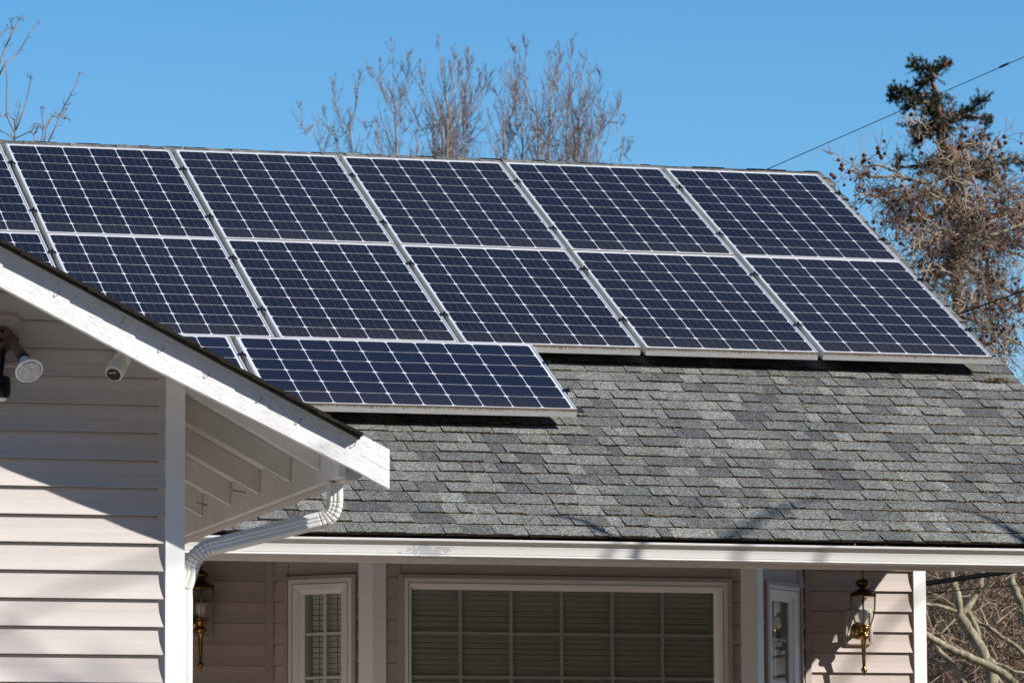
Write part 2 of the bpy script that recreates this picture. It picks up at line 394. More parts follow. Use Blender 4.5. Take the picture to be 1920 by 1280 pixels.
# ridge cap
mb = MB(); x = XL
while x < XR - 0.02:
    w = 0.142; h = 0.007 + random.uniform(-0.002, 0.003)
    mb.ct = random.choice((0.2, 0.4, 0.6, 0.8)) + random.uniform(-0.1, 0.1)
    sag = -0.035 * max(0, (x + 1.3) / 1.4) ** 1.5 if x > -1.3 else 0.0
    a = roofp(x, RV - 0.13, 0.004 + sag); bq = roofp(x, RV, h + sag * 1.0); 
    tp = Vector((x, bq.y + 0.004, bq.z)); r_ = Vector((x, 2 * tp.y - a.y, a.z))
    o2 = Vector((w + 0.02, 0, -0.005)); o1 = Vector((0, 0, 0.003))
    A, B, C_ = a + o1, tp + o1, r_ + o1
    p = [A, B, C_, A + o2, B + o2, C_ + o2]
    i = [mb.P(q) for q in p]
    dn = [mb.P(q - Vector((0, 0, 0.012))) for q in p]
    mb.face((i[0], i[3], i[4], i[1]), 0); mb.face((i[1], i[4], i[5], i[2]), 0)
    mb.face((dn[0], dn[3], i[3], i[0]), 0); mb.face((dn[0], i[0], i[1], dn[1]), 0); mb.face((dn[1], i[1], i[2], dn[2]), 0)
    x += w
sub('ridge_cap', mb, [M['shingle'], M['butt']], roof)
# rear slope, deck underside, rake boards
RY = roofp(0, RV).y; RZ = roofp(0, RV).z
mb = MB(); mb.ct = 0.45
yb = 2 * RY - EY
mb.poly([(XL, RY, RZ), (XR, RY, RZ), (XR, yb, EZ), (XL, yb, EZ)])
sub('rear_slope', mb, [M['shingle']], roof)
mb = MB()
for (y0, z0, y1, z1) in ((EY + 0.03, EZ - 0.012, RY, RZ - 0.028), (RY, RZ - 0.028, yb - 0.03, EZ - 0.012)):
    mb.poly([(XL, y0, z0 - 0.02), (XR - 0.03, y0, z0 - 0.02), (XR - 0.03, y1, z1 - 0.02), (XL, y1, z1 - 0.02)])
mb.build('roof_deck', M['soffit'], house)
mb = MB()
for sgn in (1, -1):
    yy = lambda y: y if sgn == 1 else 2 * RY - y
    zt = lambda y: EZ + (y - EY) * TAN - 0.012
    p = []
    for (y, dz) in ((EY + 0.02, 0), (RY, 0), (RY, -0.16), (EY + 0.02, -0.16)):
        p.append((y, zt(y) + dz))
    mb.hexa([(XR - 0.05, yy(p[3][0]), p[3][1]), (XR - 0.015, yy(p[3][0]), p[3][1]), (XR - 0.015, yy(p[2][0]), p[2][1]), (XR - 0.05, yy(p[2][0]), p[2][1]),
             (XR - 0.05, yy(p[0][0]), p[0][1]), (XR - 0.015, yy(p[0][0]), p[0][1]), (XR - 0.015, yy(p[1][0]), p[1][1]), (XR - 0.05, yy(p[1][0]), p[1][1])])
mb.build('rake_board', M['trim'], house)
mb = MB(); mb.box((-5.15, -2.112, 3.211), (XR - 0.055, -2.085, EZ - 0.03)); mb.build('fascia_board', M['subfascia'], house)
# gutter along the porch eave
mb = MB()
prof = [(-2.114, 3.317), (-2.114, 3.236), (-2.120, 3.2325), (-2.205, 3.2325), (-2.232, 3.2325), (-2.240, 3.2340), (-2.243, 3.2375), (-2.242, 3.2420), (-2.226, 3.2430), (-2.2250, 3.2480), (-2.2280, 3.2500),
        (-2.2290, 3.262), (-2.2305, 3.276), (-2.2325, 3.284), (-2.2330, 3.2875), (-2.2270, 3.2885), (-2.2220, 3.2895), (-2.2215, 3.3060), (-2.2230, 3.3075), (-2.2450, 3.3080), (-2.2480, 3.3110), (-2.2480, 3.3190), (-2.2450, 3.3215), (-2.2330, 3.3215), (-2.2320, 3.3150)]
gx = [-5.08 + k * (5.25 / 14) for k in range(15)]
rings = [[mb.P((x, y + 0.0012 * math.sin(x * 2.1), z - 0.0022 * (x + 5.08) / 5 + 0.0012 * math.sin(x * 1.3))) for y, z in prof] for x in gx]
for a, b in zip(rings, rings[1:]):
    for j in range(len(prof) - 1): mb.face((a[j], b[j], b[j + 1], a[j + 1]))
mb.face(rings[0]); mb.face(rings[-1][::-1])
gut = mb.build('gutter', M['gutter'], house)
# gutter litter
mb = MB()
for k in range(900):
    x = random.uniform(-4.7, 0.15) if random.random() < 0.5 else random.uniform(-1.6, 0.15)
    c = Vector((x, random.uniform(-2.225, -2.15), 3.312 + random.uniform(-0.004, 0.012)))
    d = Vector((random.uniform(-1, 1), random.uniform(-1, 1), random.uniform(-0.5, 0.9))).normalized() * random.uniform(0.004, 0.014); e = Vector((0, 0, 1)).cross(d).normalized() * random.uniform(0.001, 0.0035)
    mb.poly([c - d - e, c + d - e, c + d + e, c - d + e])
lit = sub('leaf_litter', mb, [M['debris']], gut); lit['kind'] = 'stuff'
# debris on shingle course lines
mb = MB()
for k in range(2600):
    i = random.randrange(0, 19) if random.random() < 0.75 else random.randrange(0, 4)
    v = i * EXP - 0.002 + random.uniform(-0.006, 0.002) + (random.uniform(0, 0.12) if random.random() < 0.10 else 0)
    x = random.uniform(-4.6, XR - 0.03) if random.random() < 0.45 else random.uniform(-1.3, XR - 0.03)
    c = roofp(x, max(v, 0.004), 0.008)
    L = random.uniform(0.0025, 0.008); ang = random.uniform(-0.5, 0.5); w = random.uniform(0.0012, 0.003)
    d = Vector((math.cos(ang), math.sin(ang) * CT, math.sin(ang) * ST)) * L; e = Vector((0, CT, ST)) * w; n = Vector((0, -ST, CT)) * w
    mb.hexa([c - d - e, c + d - e, c + d + e, c - d + e, c - d - e + n, c + d - e + n, c + d + e + n, c - d + e + n])
for (cx, cv, n_) in ((-0.02, 0.0, 0),):
    pass
for k in range(240):   # moss and leaves under the lower right panel corner
    x = 0.02 + random.gauss(0, 0.035); v = 2.388 + random.gauss(0, 0.012)
    c = roofp(x, v, 0.008 + random.uniform(0, 0.01)); L = random.uniform(0.003, 0.012)
    d = Vector((random.uniform(-1, 1), random.uniform(-1, 1), random.uniform(-.3, 1))).normalized() * L; e = Vector((0, CT, ST)) * 0.003; n = Vector((0, -ST, CT)) * 0.003
    mb.hexa([c - d - e, c + d - e, c + d + e, c - d + e, c - d - e + n, c + d - e + n, c + d + e + n, c - d + e + n])
for k in range(14):   # stray needles
    x = random.uniform(-3.4, 0.0); v = random.uniform(0.1, 2.2); ang = random.uniform(-0.4, 0.4); L = random.uniform(0.03, 0.075)
    p0 = roofp(x, v, 0.013); p1 = roofp(x + L, v + 0.4 * L * ang, 0.014); p2 = roofp(x + 2 * L, v + L * ang, 0.013)
    mb.tube([p0, p1, p2], 0.0018, 4)
db = sub('roof_debris', mb, [M['debris']], roof); db['kind'] = 'stuff'

# ---- siding
LAPS = [(0.0, -0.5), (0.05, -0.12), (0.13, 0.0), (0.25, 0.06), (0.5, 0.22), (0.75, 0.55), (1.0, 1.0)]     # (fraction from top, proud share)
def siding(mb, p0, p1, z0, ztop, nrm, lap, phase, hole=None, proud=0.0145, t0=0.0):
    """lapped rows from point p0 to p1 (xy); ztop(s) limits the rows; hole=(s0,s1,zh) opening below zh"""
    p0 = Vector((*p0, 0)); p1 = Vector((*p1, 0)); L = (p1 - p0).length; d = (p1 - p0) / L; n = Vector((*nrm, 0))
    def pt(s, z, o): q = p0 + d * s + n * (o + t0); return (q.x, q.y, z)
    k = math.floor((z0 - phase) / lap); zb = phase + k * lap
    zmax = max(ztop(0), ztop(L), ztop(L / 2))
    while zb < zmax:
        zt = zb + lap
        segs = [(0, L, zb)]
        if hole and zb < hole[2]:
            segs = [(0, hole[0], zb), (hole[1], L, zb)]
            if zt > hole[2] + 0.002: segs.append((hole[0], hole[1], hole[2]))
        for s0, s1, lo in segs:
            if s1 - s0 < 0.004: continue
            a, b = s0, s1
            # clip against a sloping top
            if ztop(a) <= zb and ztop(b) <= zb: continue
            if ztop(b) < zb:
                for _ in range(24):
                    mdl = (a + b) / 2
                    if ztop(mdl) > zb: a = mdl
                    else: b = mdl
                a, b = s0, (a + b) / 2
            elif ztop(a) < zb:
                for _ in range(24):
                    mdl = (a + b) / 2
                    if ztop(mdl) > zb: b = mdl
                    else: a = mdl
                a, b = (a + b) / 2, s1
            pr = []
            for f, o in LAPS:
                z = zt - f * lap
                if z < lo: z = lo
                pr.append((z, 0.0 + o * proud))
            N_ = 1
            jw = [0.0008 * math.sin(7 * zb + 3 * q) for q in (a, b)]
            for (z_a, o_a), (z_b, o_b) in zip(pr, pr[1:]):
                if z_a - z_b < 1e-5: continue
                mb.poly([pt(a, z_b, o_b), pt(b, z_b, o_b), pt(b, z_a, o_a), pt(a, z_a, o_a)], 0)
            if lo == zb: mb.poly([pt(a, zb, -0.5 * proud), pt(b, zb, -0.5 * proud), pt(b, zb, proud), pt(a, zb, proud)], 0)
            mb.poly([pt(a, lo, 0), pt(a, lo, pr[-1][1]), pt(a, zt, 0)], 0); mb.poly([pt(b, lo, 0), pt(b, zt, 0), pt(b, lo, pr[-1][1])], 0)
        zb = zt
roof_z = lambda y: EZ + (y - EY) * TAN - 0.06
XFL, XFR, BD = -3.644, -1.547, 0.44           # bay front corners and depth
XIL, XIR = -4.090, -1.118
LAP, PH = 0.1117, 3.2595
flat = lambda z: (lambda s: z)
mb = MB()
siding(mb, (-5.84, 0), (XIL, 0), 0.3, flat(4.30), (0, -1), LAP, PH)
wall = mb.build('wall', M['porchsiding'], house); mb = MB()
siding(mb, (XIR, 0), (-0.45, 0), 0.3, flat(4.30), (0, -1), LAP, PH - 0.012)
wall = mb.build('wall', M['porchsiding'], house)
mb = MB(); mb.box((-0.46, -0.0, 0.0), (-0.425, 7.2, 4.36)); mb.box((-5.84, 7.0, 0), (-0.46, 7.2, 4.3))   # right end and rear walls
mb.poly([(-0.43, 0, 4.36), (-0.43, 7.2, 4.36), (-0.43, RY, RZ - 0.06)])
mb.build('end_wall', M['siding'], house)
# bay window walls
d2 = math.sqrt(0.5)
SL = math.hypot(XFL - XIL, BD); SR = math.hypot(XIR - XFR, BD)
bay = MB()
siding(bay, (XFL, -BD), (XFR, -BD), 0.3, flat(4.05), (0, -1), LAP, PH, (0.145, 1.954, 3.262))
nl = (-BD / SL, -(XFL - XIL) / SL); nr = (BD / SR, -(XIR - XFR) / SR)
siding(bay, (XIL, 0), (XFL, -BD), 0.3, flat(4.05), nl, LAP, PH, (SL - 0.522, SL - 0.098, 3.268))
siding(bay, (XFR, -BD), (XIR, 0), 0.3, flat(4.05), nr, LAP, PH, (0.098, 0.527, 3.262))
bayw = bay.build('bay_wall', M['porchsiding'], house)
def wallT(p0, p1):
    p0 = Vector((*p0, 0)); p1 = Vector((*p1, 0)); d = (p1 - p0).normalized(); n = Vector((d.y, -d.x, 0))
    return lambda s, z, o: p0 + d * s + n * o + Vector((0, 0, z))
def vert_board(T, s0, s1, o0, o1, z0, z1, name, mat, parent=house):
    mb = MB(T); mb.box((s0, z0, o0), (s1, z1, o1)); return mb.build(name, mat, parent)
TF = wallT((XFL, -BD), (XFR, -BD)); TL = wallT((XIL, 0), (XFL, -BD)); TR = wallT((XFR, -BD), (XIR, 0)); TW = wallT((-5.84, 0), (-0.42, 0))
# white corner posts on the bay (two faces each)
LF = XFR - XFL
def corner_post(parts):
    mb = MB()
    for T, s0, s1 in parts:
        mb.T = T; mb.box((s0, 0.3, 0.0), (s1, 4.1, 0.019))
    return mb.build('corner_board', M['trim'], house)
corner_post([(TF, -0.008, 0.064), (TL, SL - 0.078, SL + 0.007)])
corner_post([(TF, LF - 0.082, LF + 0.008), (TR, -0.007, 0.066)])
vert_board(TW, -5.84 + 5.84 + (5.84 - 0.492), 5.84 - 0.421, -0.05, 0.020, 0.2, 4.34, 'corner_board', M['trim'])
# siding-coloured inner corner channels
for X, a, b in ((XIL, -0.036, 0.004), (XIR, -0.004, 0.03)):
    vert_board(TW, X + 5.84 + a, X + 5.84 + b, 0.0, 0.022, 0.3, 4.3, 'corner_channel', M['sideline'])

def window(T, s0, s1, zt, zb, g0, g1, gt, cols, rows, name_cat, slat_n=None):
    """frame outer s0..s1, top zt; glass opening g0..g1, top gt"""
    sx, gx = (s0 + s1) / 2, 0
    mb = MB(T)
    w1 = 0.024; 
    mb.ring(s0, zb, s1, zt, w1, 0.022, -0.09, zi=0.027)                              # outer flange
    a0, a1, at_ = s0 + w1, s1 - w1, zt - w1
    # groove then inner sash, sloping to the glass
    mb.ring(a0, zb + w1, a1, at_, 0.006, 0.012, -0.09)
    b0, b1, bt, bb = a0 + 0.006, a1 - 0.006, at_ - 0.006, zb + w1 + 0.006
    o = [(b0, bb), (b1, bb), (b1, bt), (b0, bt)]; gb = bb + (bt - gt); i_ = [(g0, gb), (g1, gb), (g1, gt), (g0, gt)]
    md = [(p[0] * 0.45 + q[0] * 0.55, p[1] * 0.45 + q[1] * 0.55) for p, q in zip(o, i_)]
    for A, B, za, zb_ in ((o, md, 0.026, 0.020), (md, i_, 0.017, 0.004)):
        ia = [mb.P((*p, za)) for p in A]; ib = [mb.P((*p, zb_)) for p in B]
        for k in range(4): mb.face((ia[k], ia[(k + 1) % 4], ib[(k + 1) % 4], ib[k]))
    ia = [mb.P((*p, 0.026)) for p in o]; ic = [mb.P((*p, -0.09)) for p in o]
    for k in range(4): mb.face((ic[k], ic[(k + 1) % 4], ia[(k + 1) % 4], ia[k]))
    ia = [mb.P((*p, 0.020)) for p in md]; ic = [mb.P((*p, 0.017)) for p in md]
    for k in range(4): mb.face((ic[k], ic[(k + 1) % 4], ia[(k + 1) % 4], ia[k]))
    ia = [mb.P((*p, 0.004)) for p in i_]; ic = [mb.P((*p, -0.09)) for p in i_]
    for k in range(4): mb.face((ic[k], ic[(k + 1) % 4], ia[(k + 1) % 4], ia[k]))
    fr = mb.build('window', M['vinyl'], house)
    mb = MB(T); mb.poly([(g0 - 0.002, gb, -0.008), (g1 + 0.002, gb, -0.008), (g1 + 0.002, gt + 0.002, -0.008), (g0 - 0.002, gt + 0.002, -0.008)]); sub('pane', mb, [M['glass']], fr)
    mb = MB(T)
    for c in cols: mb.box((c - 0.009, gb, -0.018), (c + 0.009, gt, -0.010))
    for r_ in rows: mb.box((g0, r_ - 0.0075, -0.0175), (g1, r_ + 0.0075, -0.0105))
    sub('grille', mb, [M['vinyl']], fr)
    mb = MB(T); z = gt + 0.01
    while z > gb:
        yb_ = 0.0016 * math.sin(z * 37)
        mb.poly([(g0 + 0.012, z - 0.030 + yb_, -0.064), (g1 + 0.02, z - 0.030, -0.064), (g1 + 0.02, z - 0.006, -0.054), (g0 + 0.012, z - 0.006 + yb_, -0.054)])
        mb.poly([(g0 + 0.012, z - 0.006 + yb_, -0.054), (g1 + 0.02, z - 0.006, -0.054), (g1 + 0.02, z - 0.0015, -0.066), (g0 + 0.012, z - 0.0015, -0.066)])
        z -= 0.0283
    k = max(2, int((g1 - g0) / 0.42))
    for j in range(k):
        s = g0 + (g1 - g0) * (j + 0.5) / k
        mb.tube([(s, gt, -0.052), (s + 0.002, (gt + gb) / 2, -0.052), (s, gb, -0.052)], 0.0012, 4, 1)
    sub('blind', mb, [M['slat'], M['dark']], fr)
    mb = MB(T); mb.box((g0 - 0.1, gb - 0.1, -0.45), (g1 + 0.1, gt + 0.1, -0.44)); sub('dark_room', mb, [M['dark']], fr)
    mb = MB(T)      # siding-coloured channel round the frame
    mb.ring(s0 - 0.022, zb, s1 + 0.022, zt + 0.016, 0.0205, 0.030, -0.02, zi=0.033)
    sub('channel', mb, [M['sideline']], fr)
    return fr
o = XFL
window(TF, 0.156, 1.939, 3.256, 1.78, 0.206, 1.866, 3.195, [-3.171 - o, -2.895 - o, -2.618 - o, -2.339 - o, -2.061 - o], [2.968, 2.739, 2.51, 2.28, 2.05], 'main')
window(TL, SL - 0.512, SL - 0.116, 3.260, 1.78, SL - 0.420, SL - 0.196, 3.178, [SL - 0.304], [2.970, 2.740, 2.51, 2.28, 2.05], 'left')
window(TR, 0.116, 0.512, 3.258, 1.78, 0.186, 0.408, 3.170, [0.262], [2.965, 2.737, 2.51, 2.28, 2.05], 'right')

# ------------------------------------------------------------------ garage wing with the open gable eave
WY = -6.43; FY = -6.802; WX = -5.84; EX = -5.107; WT = 0.505
WXC = -9.25
def wz(x): return 3.366 + (-5.226 - x) * WT          # shingle top line along the right slope
def wl(f):                                           # mirrored helper for the left slope
    return lambda x: f(2 * WXC - x)
mb = MB()
siding(mb, (WXC, WY), (WX - 0.02, WY), 0.25, lambda q: wz(WXC + q) - 0.05, (0, -1), 0.1077, 2.4217)
siding(mb, (-12.66, WY), (WXC, WY), 0.25, lambda q: wz(2 * WXC + 12.66 - q) - 0.05, (0, -1), 0.1077, 2.4217)
wing_wall = mb.build('wing_wall', M['siding'], house)
mb = MB(); mb.box((WX - 0.10, WY + 0.0, 0.0), (WX - 0.022, 0.0, 3.62)); mb.build('end_wall', M['siding'], house); mb = MB(); mb.box((-12.66, WY + 0.01, 0), (-12.6, 0.0, 3.6)); mb.build('end_wall', M['siding'], house)
mb = MB()
mb.hexa([(WX - 0.075, WY - 0.019, 0.2), (WX, WY - 0.019, 0.2), (WX, WY + 0.07, 0.2), (WX - 0.075, WY + 0.07, 0.2),
         (WX - 0.075, WY - 0.019, wz(WX - 0.075) - 0.07), (WX, WY - 0.019, wz(WX) - 0.07), (WX, WY + 0.07, wz(WX) - 0.07), (WX - 0.075, WY + 0.07, wz(WX - 0.075) - 0.07)])
mb.build('corner_board', M['trim'], house)
# wing roof: layered shingle edge seen from below
mb = MB()
SHX = -5.222; SHY = FY - 0.046
n = 30; Ltot = SHX - WXC
for k in range(n):                                    # individual courses, each a thin overlapping slab
    xa = SHX - k * 0.128; xb = xa - 0.128 - 0.05
    if xa < WXC + 0.02: break
    xb = max(xb, WXC)
    jt = random.uniform(-0.004, 0.004); yv = -2.2 + (wz(xa) - EZ) / TAN + 0.3
    mb.ct = random.uniform(0.1, 0.5)
    za, zb_ = wz(xa) + 0.004 + jt * 0.4, wz(xb) - 0.004
    y0 = SHY - random.uniform(-0.001, 0.003)
    mb.hexa([(xb, y0, zb_ - 0.010), (xa, y0, za - 0.012), (xa, yv, za - 0.012), (xb, yv, zb_ - 0.010), (xb, y0, zb_), (xa, y0, za), (xa, yv, za), (xb, yv, zb_)], 0)
    for f in range(6): mb.mi[-1 - f] = 1 if f in (3,) else mb.mi[-1 - f]
xe_, xc_ = SHX - 0.006, WXC
for (o0, o1, dy, mi) in ((-0.0105, -0.015, 0.006, 1), (-0.0165, -0.0205, 0.024, 2)):      # starter strip and drip edge
    mb.hexa([(xc_, SHY + dy, wz(xc_) + o1), (xe_, SHY + dy, wz(xe_) + o1), (xe_, SHY + 0.2, wz(xe_) + o1), (xc_, SHY + 0.2, wz(xc_) + o1),
             (xc_, SHY + dy, wz(xc_) + o0), (xe_, SHY + dy, wz(xe_) + o0), (xe_, SHY + 0.2, wz(xe_) + o0), (xc_, SHY + 0.2, wz(xc_) + o0)], mi)
# left slope, plain
xl_ = 2 * WXC - SHX
mb.ct = 0.4
mb.hexa([(xl_, SHY, wz(SHX) - 0.03), (xc_, SHY, wz(xc_) - 0.03), (xc_, 1.2, wz(xc_) - 0.03), (xl_, -1.9, wz(SHX) - 0.03), (xl_, SHY, wz(SHX)), (xc_, SHY, wz(xc_)), (xc_, 1.2, wz(xc_)), (xl_, -1.9, wz(SHX))], 0)
M['wingedge'] = simple('weathered_shingle_edge', (0.022, 0.018, 0.014), 0.95, var=0.6, vscale=60, spec=0.1)
M['dripwood'] = simple('drip_edge_wood', (0.06, 0.05, 0.04), 0.9, var=0.5, vscale=20, spec=0.1)
mb.build('wing_roof', [M['shingle'], M['wingedge'], M['dripwood']], house)
# gable rake boards (upper face and the second board line)
def rake(mb, x0, x1, dz_top, dz_bot, y0, y1, db1=None):
    f0, f1 = wz(x0), wz(x1); db1 = dz_bot if db1 is None else db1
    mb.hexa([(x0, y0, f0 + dz_bot), (x1, y0, f1 + db1), (x1, y1, f1 + db1), (x0, y1, f0 + dz_bot), (x0, y0, f0 + dz_top), (x1, y0, f1 + dz_top), (x1, y1, f1 + dz_top), (x0, y1, f0 + dz_top)])
mb = MB()
rake(mb, WXC, -6.05, -0.0215, -0.174, FY, FY + 0.037)
rake(mb, -6.05, -5.226, -0.0215, -0.174, FY, FY + 0.037, -0.147)
rake(mb, -5.226, EX, 0.003, -0.0780, FY, FY + 0.037, -0.0800)
rake(mb, -5.226, EX, -0.0795, -0.147, FY + 0.0008, FY + 0.037, -0.149)
mir = lambda x: 2 * WXC - x
for v_i in range(len(mb.v)): pass
mb2 = MB(); 
for fidx, f in enumerate(mb.f): mb2.poly([(mir(mb.v[i][0]), mb.v[i][1], mb.v[i][2]) for i in reversed(f)])
rb = mb.build('gable_board', M['fascia'], house)
mb2.build('gable_board', M['fascia'], house)
# soffit deck
we = lambda x: wz(-5.30) - 0.046 + (-5.30 - x) * 0.552
mb = MB()
xa, xb = EX - 0.16, WXC
mb.poly([(xb, FY + 0.04, wz(xb) - 0.020), (-5.88, FY + 0.04, we(-5.88)), (-5.88, -1.2, we(-5.88)), (xb, 0.5, wz(xb) - 0.020)])
mb.poly([(-5.88, FY + 0.04, we(-5.88)), (xa, FY + 0.04, we(xa)), (xa, -2.0, we(xa)), (-5.88, -1.2, we(-5.88))])
mb.build('roof_deck', M['wingsoffit'], house)
# rafter tails
mb_nail = MB()
for k, y in enumerate((-6.44, -5.912, -5.318, -4.722, -4.130, -3.53, -2.93)):
    mb = MB(); xa, xb = WX - 0.03, -5.302
    for f_ in (0,):
        h0 = -0.0015; h1 = -0.100
        jy = random.uniform(-0.006, 0.006)
        mb.hexa([(xa, y, we(xa) + h1), (xb, y + jy, we(xb) + h1), (xb, y + jy + 0.038, we(xb) + h1), (xa, y + 0.038, we(xa) + h1), (xa, y, we(xa) + h0), (xb, y + jy, we(xb) + h0), (xb, y + jy + 0.038, we(xb) + h0), (xa, y + 0.038, we(xa) + h0)])
    rt = mb.build('rafter_tail', M['rafter'], house)
mb = MB(); rake(mb, WX - 0.4, -5.33, -0.047, -0.118, FY + 0.05, FY + 0.088); mb.build('rafter_tail', M['rafter'], house)
# eave board and wing gutter
mb = MB(); mb.box((-5.300, FY + 0.038, 3.205), (-5.272, -2.2, 3.366)); mb.build('eave_board', M['subfascia'], house)
mb = MB()
gp = [(-5.271, 3.268), (-5.271, 3.192), (-5.228, 3.192), (-5.206, 3.204), (-5.200, 3.222), (-5.192, 3.250), (-5.192, 3.258)]
a = [mb.P((x, FY + 0.05, z)) for x, z in gp]; b = [mb.P((x, -2.35, z)) for x, z in gp]
for j in range(len(gp) - 1): mb.face((a[j], a[j + 1], b[j + 1], b[j]))
mb.face(a[::-1]); mb.face(b); mb.build('gutter', M['gutter'], house)
# downspout: rectangular corrugated section swept along a path with crimped elbows
def downspout(path, mats):
    mb = MB(); pts = [Vector(p) for p in path]
    hw, hd, cr = 0.031, 0.036, 0.010
    sect = []
    def side(ax, ay, bx, by):
        for q in range(6):
            t = q / 6; g = 0.0028 if q in (2, 4) else 0
            x = ax + (bx - ax) * t; y = ay + (by - ay) * t
            nx, ny = (by - ay), -(bx - ax); l = math.hypot(nx, ny)
            sect.append((x - nx / l * g, y - ny / l * g))
    side(hw, -hd + cr, hw, hd - cr); side(hw - cr, hd, -hw + cr, hd); side(-hw, hd - cr, -hw, -hd + cr); side(-hw + cr, -hd, hw - cr, -hd)
    dense = []; crimp = []
    rb = 0.085
    for k, p in enumerate(pts):
        if 0 < k < len(pts) - 1:
            a = (pts[k - 1] - p).normalized(); b = (pts[k + 1] - p).normalized()
            r = min(rb, (pts[k - 1] - p).length * 0.48, (pts[k + 1] - p).length * 0.48)
            A, B = p + a * r, p + b * r
            m_ = 28
            for j in range(m_ + 1):
                t = j / m_; dense.append((1 - t) ** 2 * A + 2 * t * (1 - t) * p + t * t * B); crimp.append(0.93 if j % 4 == 2 else 1.03)
        else: dense.append(p); crimp.append(1.0)
    rings = []
    side_ref = Vector((0.25, 0.968, 0)).normalized()
    for k, p in enumerate(dense):
        d = (dense[min(k + 1, len(dense) - 1)] - dense[max(k - 1, 0)]).normalized()
        v = (side_ref - d * side_ref.dot(d)).normalized(); u = v.cross(d)
        rings.append([mb.P(p + u * x * crimp[k] + v * y * crimp[k]) for x, y in sect])
    for a, b in zip(rings, rings[1:]):
        for j in range(len(sect)): mb.face((a[j], a[(j + 1) % len(sect)], b[(j + 1) % len(sect)], b[j]))
    return mb
dsp = downspout([(-5.268, -6.56, 3.195), (-5.268, -6.56, 3.065), (-5.785, -6.39, 2.938), (-5.820, -6.365, 2.80)], None).build('downspout', M['downspout'], house)
mb = downspout([(-5.820, -6.365, 2.808), (-5.820, -6.365, 1.6), (-5.820, -6.365, 0.2)], None)
mb.v = [((x + 5.820) * 0.88 - 5.820, (y + 6.365) * 0.88 - 6.365, z) for x, y, z in mb.v]
sub('lower_pipe', mb, [M['downspout']], dsp)
# nails for fairy lights on the gable board and stray nails under the eave
for (px, py) in ((108, 553), (303, 657), (389, 705), (487, 751), (663, 836), (228, 606), (560, 792)):
    p = at(px, py, FY - 0.001); mb = MB()
    mb.tube([p + Vector((0, 0.01, 0)), p + Vector((0.002, -0.010, 0.001)), p + Vector((0.003, -0.013, 0.005)), p + Vector((0.005, -0.013, 0.017))], 0.0014, 5)
    sub('nail', mb, [M['nail']], rb)
for (x, y, z, dx, dz) in ((-5.290, -5.83, 3.31, 0.0, -0.04), (-5.36, -5.325, 3.262, -0.05, 0.006), (-5.40, -4.73, 3.255, -0.045, 0.012), (-5.42, -4.14, 3.262, -0.04, 0.01)):
    mb = MB(); mb.tube([(x, y, z), (x + dx * 0.5 - 0.004, y - 0.012, z + dz * 0.5), (x + dx - 0.01, y - 0.02, z + dz)], 0.0022, 5); mb.build('nail', M['nail'], house)

# mounting blocks (siding coloured, chamfered) behind lamps
def block(T, s, z, w, h, mat=M['sideline']):
    mb = MB(T)
    def octa(w, h, c, o): return [mb.P((s + x, z + y, o)) for x, y in ((-w + c, -h), (w - c, -h), (w, -h + c), (w, h - c), (w - c, h), (-w + c, h), (-w, h - c), (-w, -h + c))]
    A = octa(w, h, 0.018, -0.002); B = octa(w, h, 0.018, 0.024); C_ = octa(w - 0.008, h - 0.008, 0.016, 0.032); D_ = octa(w - 0.018, h - 0.018, 0.006, 0.032); E_ = octa(w - 0.021, h - 0.021, 0.006, 0.026)
    for P_, Q_ in ((A, B), (B, C_), (C_, D_), (D_, E_)):
        for k in range(8): mb.face((P_[k], P_[(k + 1) % 8], Q_[(k + 1) % 8], Q_[k]))
    mb.face(E_)
    return mb.build('mounting_block', mat, house)
block(TW, -0.816 + 5.84, 3.046, 0.083, 0.100)
block(TW, -4.497 + 5.84, 3.046, 0.083, 0.100)
TWG = wallT((-12.66, WY), (WX, WY))
block(TWG, -6.572 + 12.66, 3.735, 0.085, 0.103)

